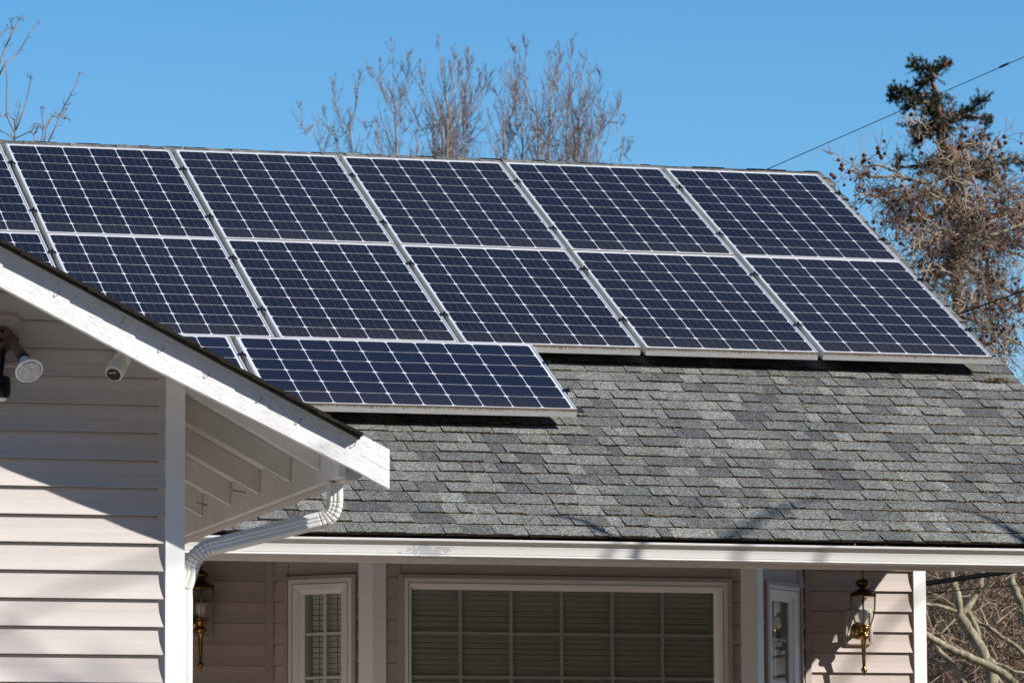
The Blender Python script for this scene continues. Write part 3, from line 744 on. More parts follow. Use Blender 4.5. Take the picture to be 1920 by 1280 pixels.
# ------------------------------------------------------------------ solar panels
ZO = 4.558155; PW, PH_, GAP = 0.99, 1.6397, 0.02936
def make_panel(w, h, nx, ny, bus_x, name, cellm):
    root = bpy.data.objects.new('solar_panel', None); COL.objects.link(root); root.empty_display_size = 0.1
    mb = MB(); mb.ring(0, 0, w, h, 0.0115, 0.0, -0.046, mi=0, face_mi=[1, 0, 0, 0]); 
    mb.box((0.0117, 0.0117, -0.044), (w - 0.0117, h - 0.0117, -0.0405), 0)
    f = mb.build('frame', [M['alu'], M['dirtalu']]); f.parent = root
    bv = f.modifiers.new('bevel', 'BEVEL'); bv.width = 0.0012; bv.segments = 1; bv.limit_method = 'ANGLE'
    mb = MB(); zt = -0.0028
    mb.poly([(0.0112, 0.0112, zt), (w - 0.0112, 0.0112, zt), (w - 0.0112, h - 0.0112, zt), (0.0112, h - 0.0112, zt)], 0)
    cs = 0.1545; g = 0.0048
    mx = (w - nx * cs - (nx - 1) * g) / 2; my = (h - ny * cs - (ny - 1) * g) / 2; ch = 0.017
    for i in range(nx):
        for j in range(ny):
            x0 = mx + i * (cs + g); y0 = my + j * (cs + g); x1 = x0 + cs; y1 = y0 + cs; z = zt + 0.0007
            q = []
            for (cx, cy, a0) in ((x1 - ch, y0 + ch, -90), (x1 - ch, y1 - ch, 0), (x0 + ch, y1 - ch, 90), (x0 + ch, y0 + ch, 180)):
                for t in (0, 30, 60, 90): q.append((cx + ch * math.cos(R(a0 + t)), cy + ch * math.sin(R(a0 + t)), z))
            mb.poly(q, 1)
            for k in range(3):
                t = (k + 0.5) / 3 if False else (0.21, 0.5, 0.79)[k]
                bw = 0.0008
                if bus_x: mb.poly([(x0 + cs * t - bw, y0 + 0.001, z + 0.0006), (x0 + cs * t + bw, y0 + 0.001, z + 0.0006), (x0 + cs * t + bw, y1 - 0.001, z + 0.0006), (x0 + cs * t - bw, y1 - 0.001, z + 0.0006)], 2)
                else: mb.poly([(x0 + 0.001, y0 + cs * t - bw, z + 0.0006), (x1 - 0.001, y0 + cs * t - bw, z + 0.0006), (x1 - 0.001, y0 + cs * t + bw, z + 0.0006), (x0 + 0.001, y0 + cs * t + bw, z + 0.0006)], 2)
    c = mb.build('cell_sheet', [M['backsheet'], cellm, M['busbar']]); c.parent = root
    return root
def place_panel(o, u, v, label, dz=0.0):
    o.location = (u, v * CT - dz * ST, ZO + v * ST + dz * CT)
    o.rotation_euler = (TH + random.uniform(-0.0006, 0.0006), random.uniform(-0.0008, 0.0008), random.uniform(-0.0008, 0.0008))
    o['label'] = label; o['category'] = 'solar panel'; o['group'] = 'solar panels mounted on the main roof'
ordn = ['first', 'second', 'third', 'fourth', 'last']
protoP = make_panel(PW, PH_, 6, 10, True, 'p', M['cell']); used = False
for row, v, nm in ((1, PH_ + 0.004, 'upper'), (2, 0.0, 'lower')):
    for c in range(0, 6):
        u = -(5 - c) * (PW + GAP) - PW
        o = protoP if not used else copy_tree(protoP); used = True
        if c == 0:
            lab = 'upright panel in the ridge row, sliced by the left edge of the photo' if row == 1 else 'upright panel poking out above the gable roof at the far left, beneath the ridge row'
        elif c == 5: lab = 'upright panel at the right-hand end of the ridge row, by the brown tree' if row == 1 else 'upright panel at the lower right corner of the array, above bare shingles'
        else:
            tail = 'along the ridge' if row == 1 else 'beneath the ridge row'
            lab = '%s whole upright panel from the left in the row %s' % (ordn[c - 1], tail)
        place_panel(o, u, v, lab, random.uniform(-0.002, 0.002))
protoL = make_panel(PH_, PW, 10, 6, False, 'l', M['cellb'])
place_panel(protoL, -2.6564 - PH_, -0.004 - PW, 'sideways blue panel below the upright rows with its right end over bare shingles')
o = copy_tree(protoL); place_panel(o, -2.6564 - 2 * PH_ - 0.030, -0.004 - PW, 'sideways blue panel mostly hidden behind the white gable board')

# rails with black clamps, standing on feet
def rot_pt(u, v, h): return Vector((u, v * CT - h * ST, ZO + v * ST + h * CT))
def make_rail(u0, u1, v, label, clamps, ends):
    r = thing('mounting_rail', label, 'mounting rail', rot_pt(u0, v, -0.09), 'rails under the solar panels')
    T = lambda u, w, h: rot_pt(u, v + w, h)
    mb = MB(T); mb.box((u0, -0.020, -0.088), (u1, 0.020, -0.047)); mb.build('rail_bar', M['rail'], r)
    u = u1 - 0.12
    while u > u0:
        mb = MB(T); mb.box((u - 0.02, -0.055, -0.128), (u + 0.02, -0.022, -0.118)); mb.box((u - 0.02, -0.03, -0.118), (u + 0.02, -0.0205, -0.05)); mb.build('foot', M['flash'], r)
        u -= 1.22
    for uc in clamps:
        mb = MB(T)
        mb.hexa([(uc - 0.024, -0.020, 0.0005), (uc + 0.024, -0.020, 0.0005), (uc + 0.024, 0.016, 0.0005), (uc - 0.024, 0.016, 0.0005), (uc - 0.020, -0.016, 0.006), (uc + 0.020, -0.016, 0.006), (uc + 0.020, 0.013, 0.006), (uc - 0.020, 0.013, 0.006)])
        mb.box((uc - 0.004, -0.004, -0.05), (uc + 0.004, 0.004, 0.0055)); mb.lathe([(0.0085, 0.006), (0.0085, 0.013), (0.005, 0.0145), (0.004, 0.022), (0.002, 0.0225)], 6, (uc, 0, 0))
        mb.build('clamp', M['clamp'], r)
    for uc in ends:
        mb = MB(T)
        mb.box((uc - 0.008, -0.018, 0.0005), (uc + 0.030, 0.018, 0.005)); mb.box((uc + 0.003, -0.018, -0.047), (uc + 0.007, 0.018, 0.0005)); mb.box((uc + 0.007, -0.018, -0.0468), (uc + 0.034, 0.018, -0.040))
        mb.lathe([(0.008, 0.005), (0.008, 0.012), (0.004, 0.013), (0.0035, 0.024)], 6, (uc + 0.016, 0, 0)); mb.tube([(uc + 0.016, 0, -0.045), (uc + 0.016, 0, 0.004)], 0.003, 5)
        mb.build('end_clamp', M['clamp'], r)
seams = [-(5 - c) * (PW + GAP) - PW - GAP / 2 for c in range(1, 6)]
for v, lab, e in ((2.90, 'metal rail with black clamps nearest the ridge, under the top panel row', 1), (2.02, 'metal rail with black clamps under the bottom part of the ridge panel row', 1),
                  (1.295, 'metal rail with black clamps under the top part of the lower upright row', 1), (0.437, 'metal rail with black clamps near the bottom of the lower upright row', 1)):
    make_rail(-6.05, 0.045, v, lab, seams, [0.001])
for v, lab in ((-0.297, 'short rail with black end clamp near the top of the sideways panels'), (-0.724, 'short rail with black end clamp near the bottom of the sideways panels')):
    make_rail(-5.9, -2.6564 + 0.05, v, lab, [-2.6564 - PH_ - 0.015], [-2.6554])
mb = MB(lambda x, w, h: roofp(x, w, h)); mb.box((-2.68, 1.722, 0.013), (-2.536, 1.80, 0.0165)); mb.build('roof_flashing', M['flash'], house)   # black flashing beside the sideways panel

# ------------------------------------------------------------------ wall lanterns
def make_lantern(label):
    r = bpy.data.objects.new('wall_lantern', None); COL.objects.link(r); r.empty_display_size = 0.1
    r['label'] = label; r['category'] = 'wall lantern'; r['group'] = 'brass lanterns by the bay window'
    z = lambda y: (357 - y) * 0.000545            # local height, origin at the roof dome
    def part(nm, mb, mats, sm=True, par=r):
        o_ = mb.build(nm, mats, None, sm); o_.parent = par; return o_
    mb = MB(); mb.lathe([(0.002, z(128)), (0.0065, z(140)), (0.0075, z(165)), (0.005, z(190)), (0.0035, z(200)), (0.006, z(207)), (0.006, z(214)), (0.0042, z(220)), (0.0042, z(234)),
        (0.012, z(238)), (0.030, z(250)), (0.0405, z(268)), (0.0415, z(282)), (0.036, z(300)), (0.024, z(318)), (0.016, z(328)), (0.022, z(336)), (0.040, z(352)), (0.058, z(372)), (0.070, z(392)), (0.0745, z(402)), (0.0745, z(411)), (0.066, z(413))], 28)
    for k in range(6):
        a = R(60 * k + 12); mb.lathe([(0.005, z(400)), (0.007, z(394)), (0.004, z(384)), (0.001, z(380))], 8, (0.073 * math.cos(a), 0.073 * math.sin(a), 0))
    part('roof_cap', mb, [M['brassdark']])
    gl = MB(); ribs = MB(); A0 = 12
    prof = [(0.0735, z(412)), (0.0735, z(480)), (0.070, z(550)), (0.062, z(620)), (0.050, z(675)), (0.0420, z(703))]
    for k in range(6):
        a, b = R(60 * k + A0), R(60 * (k + 1) + A0)
        for (ra, za), (rb_, zb_) in zip(prof, prof[1:]):
            gl.poly([(ra * math.cos(a), ra * math.sin(a), za), (ra * math.cos(b), ra * math.sin(b), za), (rb_ * math.cos(b), rb_ * math.sin(b), zb_), (rb_ * math.cos(a), rb_ * math.sin(a), zb_)])
        ribs.tube([(q * 1.01 * math.cos(a), q * 1.01 * math.sin(a), zz) for q, zz in prof], 0.0036, 6)
    ribs.lathe([(0.038, z(700)), (0.0465, z(701)), (0.0465, z(712)), (0.038, z(713))], 6, (0, 0, 0), a0=R(A0))
    ribs.lathe([(0.070, z(409)), (0.0785, z(410)), (0.0785, z(417)), (0.070, z(418))], 6, (0, 0, 0), a0=R(A0))
    part('glass', gl, [M['lampglass']], False); part('cage', ribs, [M['brass']])
    mb = MB(); mb.lathe([(0.012, z(700)), (0.017, z(660)), (0.026, z(625)), (0.029, z(590)), (0.022, z(555)), (0.006, z(540))], 16); mb.tube([(0, 0, z(545)), (0.001, 0, z(500))], 0.004, 6)
    part('bulb', mb, [M['bulb']])
    mb = MB(); mb.lathe([(0.020, z(708)), (0.034, z(714)), (0.0325, z(735)), (0.029, z(755)), (0.020, z(772)), (0.0185, z(778)), (0.027, z(787)), (0.0325, z(803)), (0.0325, z(815)), (0.027, z(832)), (0.016, z(846)),
        (0.0150, z(852)), (0.0135, z(900)), (0.0110, z(1000)), (0.0092, z(1110)), (0.0098, z(1122)), (0.0165, z(1138)), (0.0180, z(1150)), (0.0125, z(1168)), (0.0065, z(1178)), (0.0075, z(1184)), (0.004, z(1194)), (0.001, z(1208))], 24)
    part('torch_body', mb, [M['brass']])
    mb = MB(); cy = 0.105
    mb.lathe([(0.001, -0.030), (0.016, -0.028), (0.026, -0.020), (0.031, -0.010), (0.046, -0.004), (0.049, 0.0), (0.049, 0.004)], 28, (0.009, cy, z(742)), (0, 1, 0))
    mb.tube([(0.009, cy - 0.02, z(742)), (0.006, 0.06, z(748)), (0.002, 0.03, z(752)), (0, 0.0, z(752))], [0.014, 0.012, 0.013, 0.016], 12)
    part('wall_arm', mb, [M['brass']])
    return r
la = make_lantern('brass and glass lantern lit by the sun on the right of the bay window'); la.location = (-0.825, -0.13, 3.239)
lb = copy_tree(la); lb['label'] = 'brass lantern in shade half hidden behind the white downspout'; lb.location = (-4.4997, -0.13, 3.2345); lb.rotation_euler = (0, 0, R(8))

# ------------------------------------------------------------------ security camera
sc = thing('security_camera', 'small white security camera under the gable roof slope', 'security camera', (-6.12, -6.45, 3.64))
fp = at(213, 702, -6.58); bp = at(230, 669, -6.505); ax = (bp - fp).normalized(); Lb = (bp - fp).length
mb = MB(); mb.lathe([(0.030, 0.0), (0.0335, 0.004), (0.0375, 0.02), (0.0385, 0.04), (0.036, 0.06), (0.029, 0.078), (0.018, 0.090), (0.006, 0.0955), (0.001, 0.096)], 28, fp, ax); mb.build('body', M['plastic'], sc, True)
mb = MB(); mb.lathe([(0.001, -0.0012), (0.026, -0.0012), (0.0285, 0.0), (0.0285, 0.003)], 28, fp, ax); fc = mb.build('lens_face', M['blackplastic'], sc)
tcr = ax.cross(Vector((0, 0, 1))).normalized(); tup = tcr.cross(ax)
mb = MB(); q0 = fp - ax * 0.003 + tup * (-0.010 if tup.z < 0 else 0.010)
mb.poly([q0 - tcr * 0.014 - tup * 0.002, q0 + tcr * 0.014 - tup * 0.002, q0 + tcr * 0.014 + tup * 0.002, q0 - tcr * 0.014 + tup * 0.002]); sub('sensor_window', mb, [M['bulbface']], fc)
base = at(229, 674, WY - 0.012)
mb = MB(); mb.lathe([(0.001, -0.012), (0.020, -0.011), (0.033, -0.005), (0.035, 0.0), (0.035, 0.022)], 28, base, (0, 1, 0)); mb.tube([base + Vector((0, -0.005, 0.004)), bp + ax * 0.008], [0.014, 0.012], 12)
mb.build('wall_mount', M['plastic'], sc, True)

# ------------------------------------------------------------------ floodlight with lamp and motion sensor
fl = thing('floodlight', 'twin bracket floodlight with white spot bulb and black sensor at left edge', 'floodlight', (-6.57, -6.46, 3.735))
c0 = at(3, 637, WY - 0.028)
mb = MB(); mb.lathe([(0.001, -0.014), (0.045, -0.013), (0.052, -0.007), (0.053, 0.0), (0.053, 0.006)], 32, c0, (0, 1, 0)); pl = mb.build('wall_plate', M['bronze'], fl, True)
mb = MB()
for dx, dz in ((0.0, 0.033), (-0.002, -0.002)): mb.lathe([(0.001, -0.020), (0.007, -0.019), (0.008, -0.012)], 10, c0 + Vector((dx, 0, dz)), (0, 1, 0))
sub('screw', mb, [M['blackplastic']], pl)
k0 = at(22, 638, WY - 0.050); s1 = at(45, 672, WY - 0.12)
mb = MB(); mb.lathe([(0.013, 0), (0.015, 0.01), (0.013, 0.03)], 14, k0 + Vector((0, -0.012, 0)), (0, 1, 0)); ad_ = (s1 - k0).normalized()
mb.tube([k0 - ad_ * 0.012 + Vector((0, -0.01, 0)), k0 + ad_ * 0.01, s1 - ad_ * 0.015, s1], [0.012, 0.0175, 0.021, 0.021], 18)
mb.lathe([(0.006, -0.006), (0.008, 0.0), (0.006, 0.012)], 10, at(33, 636, WY - 0.06), (-1, 0, 0)); mb.build('lamp_holder', M['bronze'], fl, True)
s2 = at(55, 695.5, WY - 0.178); bx = (s2 - s1).normalized(); LB = (s2 - s1).length
mb = MB(); mb.lathe([(0.022, -0.006), (0.0235, -0.004), (0.0235, 0.002), (0.022, 0.003)], 24, s1, bx); mb.build('gasket', M['blackplastic'], fl, True)
mb = MB(); nf = 26
rings = []
for (r_, h) in ((0.016, 0.0), (0.020, 0.012), (0.030, 0.040), (0.040, LB * 0.80), (0.0505, LB * 0.84), (0.0545, LB * 0.93), (0.0545, LB * 0.985), (0.050, LB)):
    u_ = bx.orthogonal().normalized(); w_ = bx.cross(u_); rg = []
    for j in range(nf * 2):
        a_ = math.pi * j / nf; rr = r_ * (0.90 if (j % 2 and 0.01 < h < LB * 0.82) else 1.0)
        rg.append(mb.P(s1 + bx * h + (u_ * math.cos(a_) + w_ * math.sin(a_)) * rr))
    rings.append(rg)
for a_, b_ in zip(rings, rings[1:]):
    for j in range(nf * 2): mb.face((a_[j], a_[(j + 1) % (nf * 2)], b_[(j + 1) % (nf * 2)], b_[j]))
mb.face(rings[0][::-1]); mb.face(rings[-1])
bl = mb.build('spot_bulb', M['bulbgrey'], fl)
mb = MB(); mb.lathe([(0.0385, 0.0), (0.040, 0.0015), (0.040, 0.003), (0.001, 0.0032)], 36, s1 + bx * LB, bx); mb.lathe([(0.014, 0.004), (0.010, 0.006), (0.001, 0.0065)], 20, s1 + bx * LB, bx); sub('lens', mb, [M['bulbface']], bl)
mb = MB(); u_ = bx.orthogonal().normalized(); w_ = bx.cross(u_)
for j in range(34):
    a_ = 2 * math.pi * j / 34
    if j % 9 == 8: continue
    c_ = s1 + bx * (LB + 0.0006) + (u_ * math.cos(a_) + w_ * math.sin(a_)) * 0.0445; tdir = (-u_ * math.sin(a_) + w_ * math.cos(a_)); rd = (u_ * math.cos(a_) + w_ * math.sin(a_))
    mb.poly([c_ - tdir * 0.003 - rd * 0.0018, c_ + tdir * 0.003 - rd * 0.0018, c_ + tdir * 0.003 + rd * 0.0018, c_ - tdir * 0.003 + rd * 0.0018])
sub('vent_slots', mb, [M['blackplastic']], bl)
mb = MB(); a0 = at(6, 655, WY - 0.05); a1 = at(0, 706, WY - 0.075)
mb.tube([a0, (a0 + a1) / 2, a1], [0.011, 0.012, 0.011], 12)
mb.build('sensor_arm', M['blackplastic'], fl, True)
hd = at(2, 727, WY - 0.09); mb = MB()
mb.lathe([(0.024, 0.045), (0.033, 0.042), (0.0365, 0.02), (0.0365, -0.025), (0.030, -0.036), (0.026, -0.040)], 24, hd); sn = mb.build('motion_sensor', M['blackplastic'], fl, True)
mb = MB(); mb.lathe([(0.026, -0.036), (0.024, -0.044), (0.015, -0.050), (0.001, -0.052)], 20, hd); sub('sensor_dome', mb, [M['plastic']], sn, True)

# ------------------------------------------------------------------ wires
def wire(label, pts, r, n=6, name='power_line', splice=None):
    t = thing(name, label, 'cable', pts[0], 'overhead cables')
    mb = MB(); mb.tube(pts, r, n); mb.build('cable', M['wire'], t)
    if splice:
        mb = MB(); a, d = splice; mb.lathe([(0.003, -0.07), (0.008, -0.05), (0.0095, 0.0), (0.008, 0.05), (0.003, 0.07)], 10, a, d); mb.build('splice', M['wire'], t, True)
    return t
def sag_line(p, q, ext0, ext1, sag=0.0, n=14):
    d = q - p; a, b = p - d * ext0, q + d * ext1
    return [a.lerp(b, k / n) - Vector((0, 0, sag * 4 * (k / n) * (1 - k / n))) for k in range(n + 1)]
p, q = at(1435, 319, 8.0), at(1920, 107, 9.5)
sp = p.lerp(q, 0.918)
wire('thin dark wire rising to the right across the blue sky', sag_line(p, q, 0.55, 2.6), 0.0032, 6, splice=(sp + Vector((0, 0, 0.002)), (q - p).normalized()))
p, q = at(1793, 590, 6.0), at(1920, 545, 6.4)
wire('black cable running up from the right roof edge before the brown tree', sag_line(p, q, 3.5, 7), 0.0058)
p, q = at(1737, 1093, 3.0), at(1890, 1071, 3.6)
wire('thick black cable bundle beside the house wall under the right eave', sag_line(p, q, 1.2, 7), 0.0165, 10)
p, q = at(1737, 1112, 3.2), at(1920, 1095, 3.8)
wire('thin black wire just below the thick cable bundle under the right eave', sag_line(p, q, 1.2, 6), 0.0035)

# ------------------------------------------------------------------ vegetation
rnd = random.Random(11)
def rv(s=1.0): return Vector((rnd.gauss(0, s), rnd.gauss(0, s), rnd.gauss(0, s)))
def smooth_path(pts, sub_=4):
    pts = [Vector(p) for p in pts]; out = []
    if len(pts) < 3: return [pts[0].lerp(pts[-1], k / sub_) for k in range(sub_ + 1)]
    for k in range(len(pts) - 1):
        p0 = pts[max(k - 1, 0)]; p1 = pts[k]; p2 = pts[k + 1]; p3 = pts[min(k + 2, len(pts) - 1)]
        for j in range(sub_):
            t = j / sub_
            out.append(0.5 * ((2 * p1) + (p2 - p0) * t + (2 * p0 - 5 * p1 + 4 * p2 - p3) * t * t + (3 * p1 - p0 - 3 * p2 + p3) * t ** 3))
    out.append(pts[-1]); return out
def zp(scale, ox, oy): return lambda x, y: (ox + x / scale, oy + y / scale)

# --- bare poplars behind the ridge
def poplar(label, stems, Y, dens=1.0):
    base = at(stems[0][0][0], stems[0][0][1], Y); t = thing('bare_poplar_tree', label, 'tree', (base.x, base.y, 0), 'bare poplars behind the ridge')
    tr = MB(); tw = MB()
    for si, st in enumerate(stems):
        y_ = Y + rnd.uniform(-0.7, 0.7)
        pts = [at(px, py, y_ + rnd.uniform(-0.15, 0.15)) for px, py in st]
        if st[0][1] > 280:
            b0 = pts[0]; pts = [Vector((base.x + rnd.uniform(-.15, .15), base.y, 0)), Vector((b0.x * 0.75 + base.x * 0.25, base.y, b0.z * 0.55))] + pts
        path = smooth_path(pts, 5); L = sum((a - b).length for a, b in zip(path, path[1:]))
        n = len(path); r0 = 0.029 if st[0][1] > 280 else 0.015
        top = max(p_.z for p_ in path)
        vis = max(1.2, top - 9.0)
        rad = [max(0.0034, r0 * min(1.0, ((top - p_.z) / (vis * 1.15)) ** 0.8)) + (0.09 if p_.z < 4 else 0) for p_ in path]
        tr.tube([p_ + rv(0.004) for p_ in path], rad, 6)
        # side branches only on the crown
        acc = 0
        for k in range(1, n):
            seg = path[k] - path[k - 1]; acc += seg.length
            if path[k].z < 7.5: continue
            d0 = seg.normalized(); rem = top - path[k].z
            cnt = int(seg.length / 0.072 * dens) + (1 if rnd.random() < 0.5 else 0)
            for _ in range(cnt):
                t_ = rnd.random(); p_ = path[k - 1].lerp(path[k], t_)
                az = rnd.uniform(0, 2 * math.pi); out_ = Vector((math.cos(az), math.sin(az), 0))
                ln = (0.14 + 0.52 * max(rem, 0.0)) * rnd.uniform(0.35, 1.0); ln = min(ln, 1.6)
                dirv = (d0 * rnd.uniform(0.6, 1.1) + out_ * rnd.uniform(0.35, 0.8)).normalized()
                bp_ = [p_]; d = dirv.copy(); ns = 6
                for j in range(ns):
                    d = (d + Vector((0, 0, 0.14)) + rv(0.06)).normalized(); bp_.append(bp_[-1] + d * ln / ns)
                rb0 = min(0.007, 0.0023 + 0.0042 * ln)
                tw.tube(bp_, [rb0 * (1 - 0.72 * j / ns) for j in range(ns + 1)], 4, cap=False)
                for j in range(1, ns + 1):
                    for _2 in range(2 + (rnd.random() < 0.5)):
                        q_ = bp_[j]; l2 = ln * 0.30 * rnd.uniform(0.4, 1.1) * (1.15 - j / (ns + 2)); l2 = max(l2, 0.035)
                        e = (d * 0.8 + rv(0.55) + Vector((0, 0, 0.25))).normalized()
                        q2 = q_ + e * l2 * 0.5; e2 = (e + rv(0.25) + Vector((0, 0, 0.25))).normalized(); q3 = q2 + e2 * l2 * 0.5
                        tw.tube([q_, q2, q3], [0.0024, 0.0020, 0.0022], 3, cap=False)
                        if l2 > 0.16:
                            for _3 in range(2):
                                e3 = (e2 + rv(0.6)).normalized(); tw.tube([q2, q2 + e3 * l2 * 0.45], [0.0021, 0.0023], 3, cap=False)
    tr.build('trunk', M['poplar'], t, True); tw.build('twigs', M['poptwig'], t)
z4 = zp(4.924, 540, 60); z5 = zp(4.924, 860, 60)
P4 = lambda *a: [z4(x, y) for x, y in a]; P5 = lambda *a: [z5(x, y) for x, y in a]
poplar('low bare tree at the left end of the row behind the ridge', [P4((590, 1150), (520, 930), (440, 650), (410, 420)), P4((540, 1000), (600, 800), (650, 560), (668, 380)), P4((300, 1130), (190, 970), (115, 820), (105, 680)), P4((480, 1060), (380, 880), (320, 720))], 36)
poplar('bare tree with one straight pale trunk, second from left behind the ridge', [P4((1005, 1160), (985, 800), (975, 480), (960, 80)), P4((985, 720), (880, 560), (780, 440), (745, 300)), P4((985, 700), (1080, 500), (1110, 300), (1122, 190)), P4((985, 760), (900, 640), (850, 400), (850, 240)), P4((840, 1140), (740, 940), (700, 840)), P4((1190, 1150), (1090, 900), (1040, 780))], 38)
poplar('tallest dense bare tree behind the middle of the ridge', [P4((1500, 1180), (1470, 700), (1420, 400), (1398, 60)), P4((1350, 1170), (1250, 920), (1130, 680), (1090, 560)), P4((1430, 1170), (1380, 850), (1270, 600), (1220, 300)), P4((1460, 1170), (1560, 900), (1640, 500), (1660, 210)), P4((1440, 640), (1530, 400), (1535, 200)), P4((1470, 1100), (1500, 700), (1580, 350), (1590, 260))], 35, 1.15)
poplar('bare tree with a bright forked branch, right of the tallest one', [P5((40, 1170), (45, 800), (75, 450), (97, 130)), P5((50, 1100), (130, 1000), (240, 880), (330, 720)), P5((45, 850), (150, 720), (250, 560), (290, 390)), P5((40, 900), (160, 560), (190, 370)), P5((60, 900), (110, 700), (230, 500), (250, 340))], 37)
poplar('slim bare tree with leaning stems behind the ridge clamps', [P5((415, 1180), (460, 880), (520, 600), (515, 120)), P5((590, 1190), (540, 900), (535, 650), (470, 400), (420, 210)), P5((450, 1180), (500, 1040), (520, 960)), P5((380, 1000), (420, 760), (370, 600), (340, 560)), P5((520, 560), (460, 480), (380, 380))], 36)
poplar('bare tree whose trunk splits in a clear Y shape', [P5((735, 1195), (735, 980), (735, 810), (650, 660), (625, 500), (610, 90)), P5((735, 810), (850, 600), (910, 400), (930, 160)), P5((730, 1000), (650, 850), (580, 680), (560, 330)), P5((835, 1195), (850, 800), (855, 400), (795, 150)), P5((760, 1190), (830, 1060), (930, 840))], 35)
poplar('broad bare tree at the right end of the row with arching branches', [P5((1005, 1205), (1010, 850), (1030, 400), (1045, 60)), P5((1075, 1205), (1110, 900), (1150, 500), (1150, 200)), P5((1080, 1190), (1230, 1040), (1380, 830), (1490, 680), (1495, 500)), P5((1190, 1210), (1260, 1000), (1290, 700), (1300, 340)), P5((1120, 960), (1200, 700), (1230, 380)), P5((1000, 900), (950, 740), (910, 420), (890, 160)), P5((1290, 1100), (1450, 950), (1550, 790))], 37, 1.1)
poplar('tiny twig top showing above the ridge beyond the poplars', [P5((1500, 1220), (1530, 1150), (1545, 1090))], 36, 0.6)

# --- maple with thin shoots at far left
z6 = zp(4.572, 0, 0); Z6 = lambda *a: [z6(x, y) for x, y in a]
Ym = 12.0
cbase = at(40, 420, Ym)
mt_ = thing('bare_maple_tree', 'bare tree with long upright shoots at the top left corner', 'tree', (cbase.x, Ym, 0))
tr = MB(); tw = MB()
tr.tube(smooth_path([(cbase.x - 0.1, Ym, 0), (cbase.x, Ym + 0.1, 3.0), tuple(cbase)], 5), 0.06, 8)
def shoot(pts, r0, r1, down=True):
    w3 = [at(px, py, Ym + rnd.uniform(-0.05, 0.05)) for px, py in pts]
    path = smooth_path(w3, 5); n = len(path)
    tw.tube(path, [r0 + (r1 - r0) * (k / (n - 1)) for k in range(n)], 6)
    for k in range(2, n, 3):
        d = (path[k] - path[k - 1]).normalized(); sd_ = d.cross(Vector((0.2, 1, 0.1))).normalized()
        for sg in (-1, 1):
            if rnd.random() < 0.42:
                l = rnd.uniform(0.010, 0.034); tw.tube([path[k], path[k] + (d * 0.7 + sd_ * sg) * l, path[k] + (d * 1.3 + sd_ * sg * 0.9) * l * 1.2], [0.0028, 0.0024, 0.0030], 4)
    tip = path[-1]
    for _ in range(3):
        d = (rv(0.6) + Vector((0, 0, 0.3))).normalized() * rnd.uniform(0.02, 0.055); tw.tube([tip, tip + d * 0.6, tip + d - Vector((0, 0, 0.015))], [0.0026, 0.0022, 0.0028], 4)
for s in (Z6((0, 640), (45, 550), (150, 460), (250, 300), (325, 200)), Z6((0, 545), (50, 400), (95, 310), (150, 200), (170, 155)), Z6((95, 310), (102, 240), (97, 165)), Z6((-40, 320), (0, 300), (75, 242)), Z6((120, 1210), (125, 1140), (70, 1020), (55, 900), (60, 700), (50, 575)),
          Z6((125, 1140), (180, 1010), (230, 850), (270, 650)), Z6((125, 1140), (150, 1010), (172, 890)), Z6((120, 1195), (60, 1150), (-20, 1110)), Z6((125, 1190), (250, 1130), (310, 1080)), Z6((290, 1240), (290, 1160), (260, 1130)), Z6((290, 1160), (330, 1080), (338, 1064)),
          Z6((345, 1240), (370, 1110), (350, 915)), Z6((370, 1110), (450, 985)), Z6((405, 1240), (480, 1080), (540, 930), (620, 790), (690, 620)), Z6((375, 1240), (405, 1080), (475, 965)), Z6((500, 1010), (545, 985), (556, 1020)), Z6((515, 975), (575, 940)), Z6((-30, 1010), (40, 990)), Z6((130, 1130), (125, 1030))):
    shoot(s, 0.0068 if len(s) > 3 else 0.0048, 0.0032)
for px in (26, 63, 75, 82, 89): tr.tube(smooth_path([tuple(cbase), tuple(at(px * 0.7 + 20, 340, Ym)), tuple(at(px, 268, Ym))], 4), [0.03, 0.02, 0.014, 0.012, 0.011, 0.010, 0.009, 0.0085, 0.008], 6)
tr.tube(smooth_path([tuple(cbase), tuple(at(-30, 300, Ym)), tuple(at(-6, 150, Ym)), tuple(at(0, 138, Ym))], 4), 0.010, 6)
tr.build('trunk', M['mapletwig'], mt_, True); tw.build('shoots', M['mapletwig'], mt_)

# --- conifer far right
Yc = 45.0; z8 = zp(5.12, 1640, 80)
C8 = lambda *a: [at(*z8(x, y), Yc) for x, y in a]
cb = at(1800, 700, Yc)
con = thing('conifer_tree', 'dark ragged conifer with reddish cones, its leaning top above the brown tree', 'tree', (cb.x + 0.3, Yc, 0))
tr = MB(); nd = MB(); cn = MB()
trunk = smooth_path([Vector((cb.x + 0.3, Yc, 0)), cb] + C8((760, 1200), (700, 1050), (640, 960), (620, 850), (620, 700), (600, 560), (570, 450), (545, 360), (480, 300), (365, 150)), 4)
tr.tube(trunk, [0.012 + 0.085 * (1 - k / (len(trunk) - 1)) for k in range(len(trunk))], 7)
def clump(mb, c, r, n, axis, ln=0.08):
    for _ in range(n):
        p_ = c + rv(0.45) * r; d = (axis * 0.7 + rv(0.55) + Vector((0, 0, 0.1))).normalized() * ln * rnd.uniform(0.6, 1.3)
        s_ = d.cross(rv(1.0))
        if s_.length < 1e-4: continue
        s_ = s_.normalized() * rnd.uniform(0.007, 0.014)
        mb.poly([p_ - s_ * 0.4, p_ + d * 0.5 - s_, p_ + d, p_ + d * 0.5 + s_])
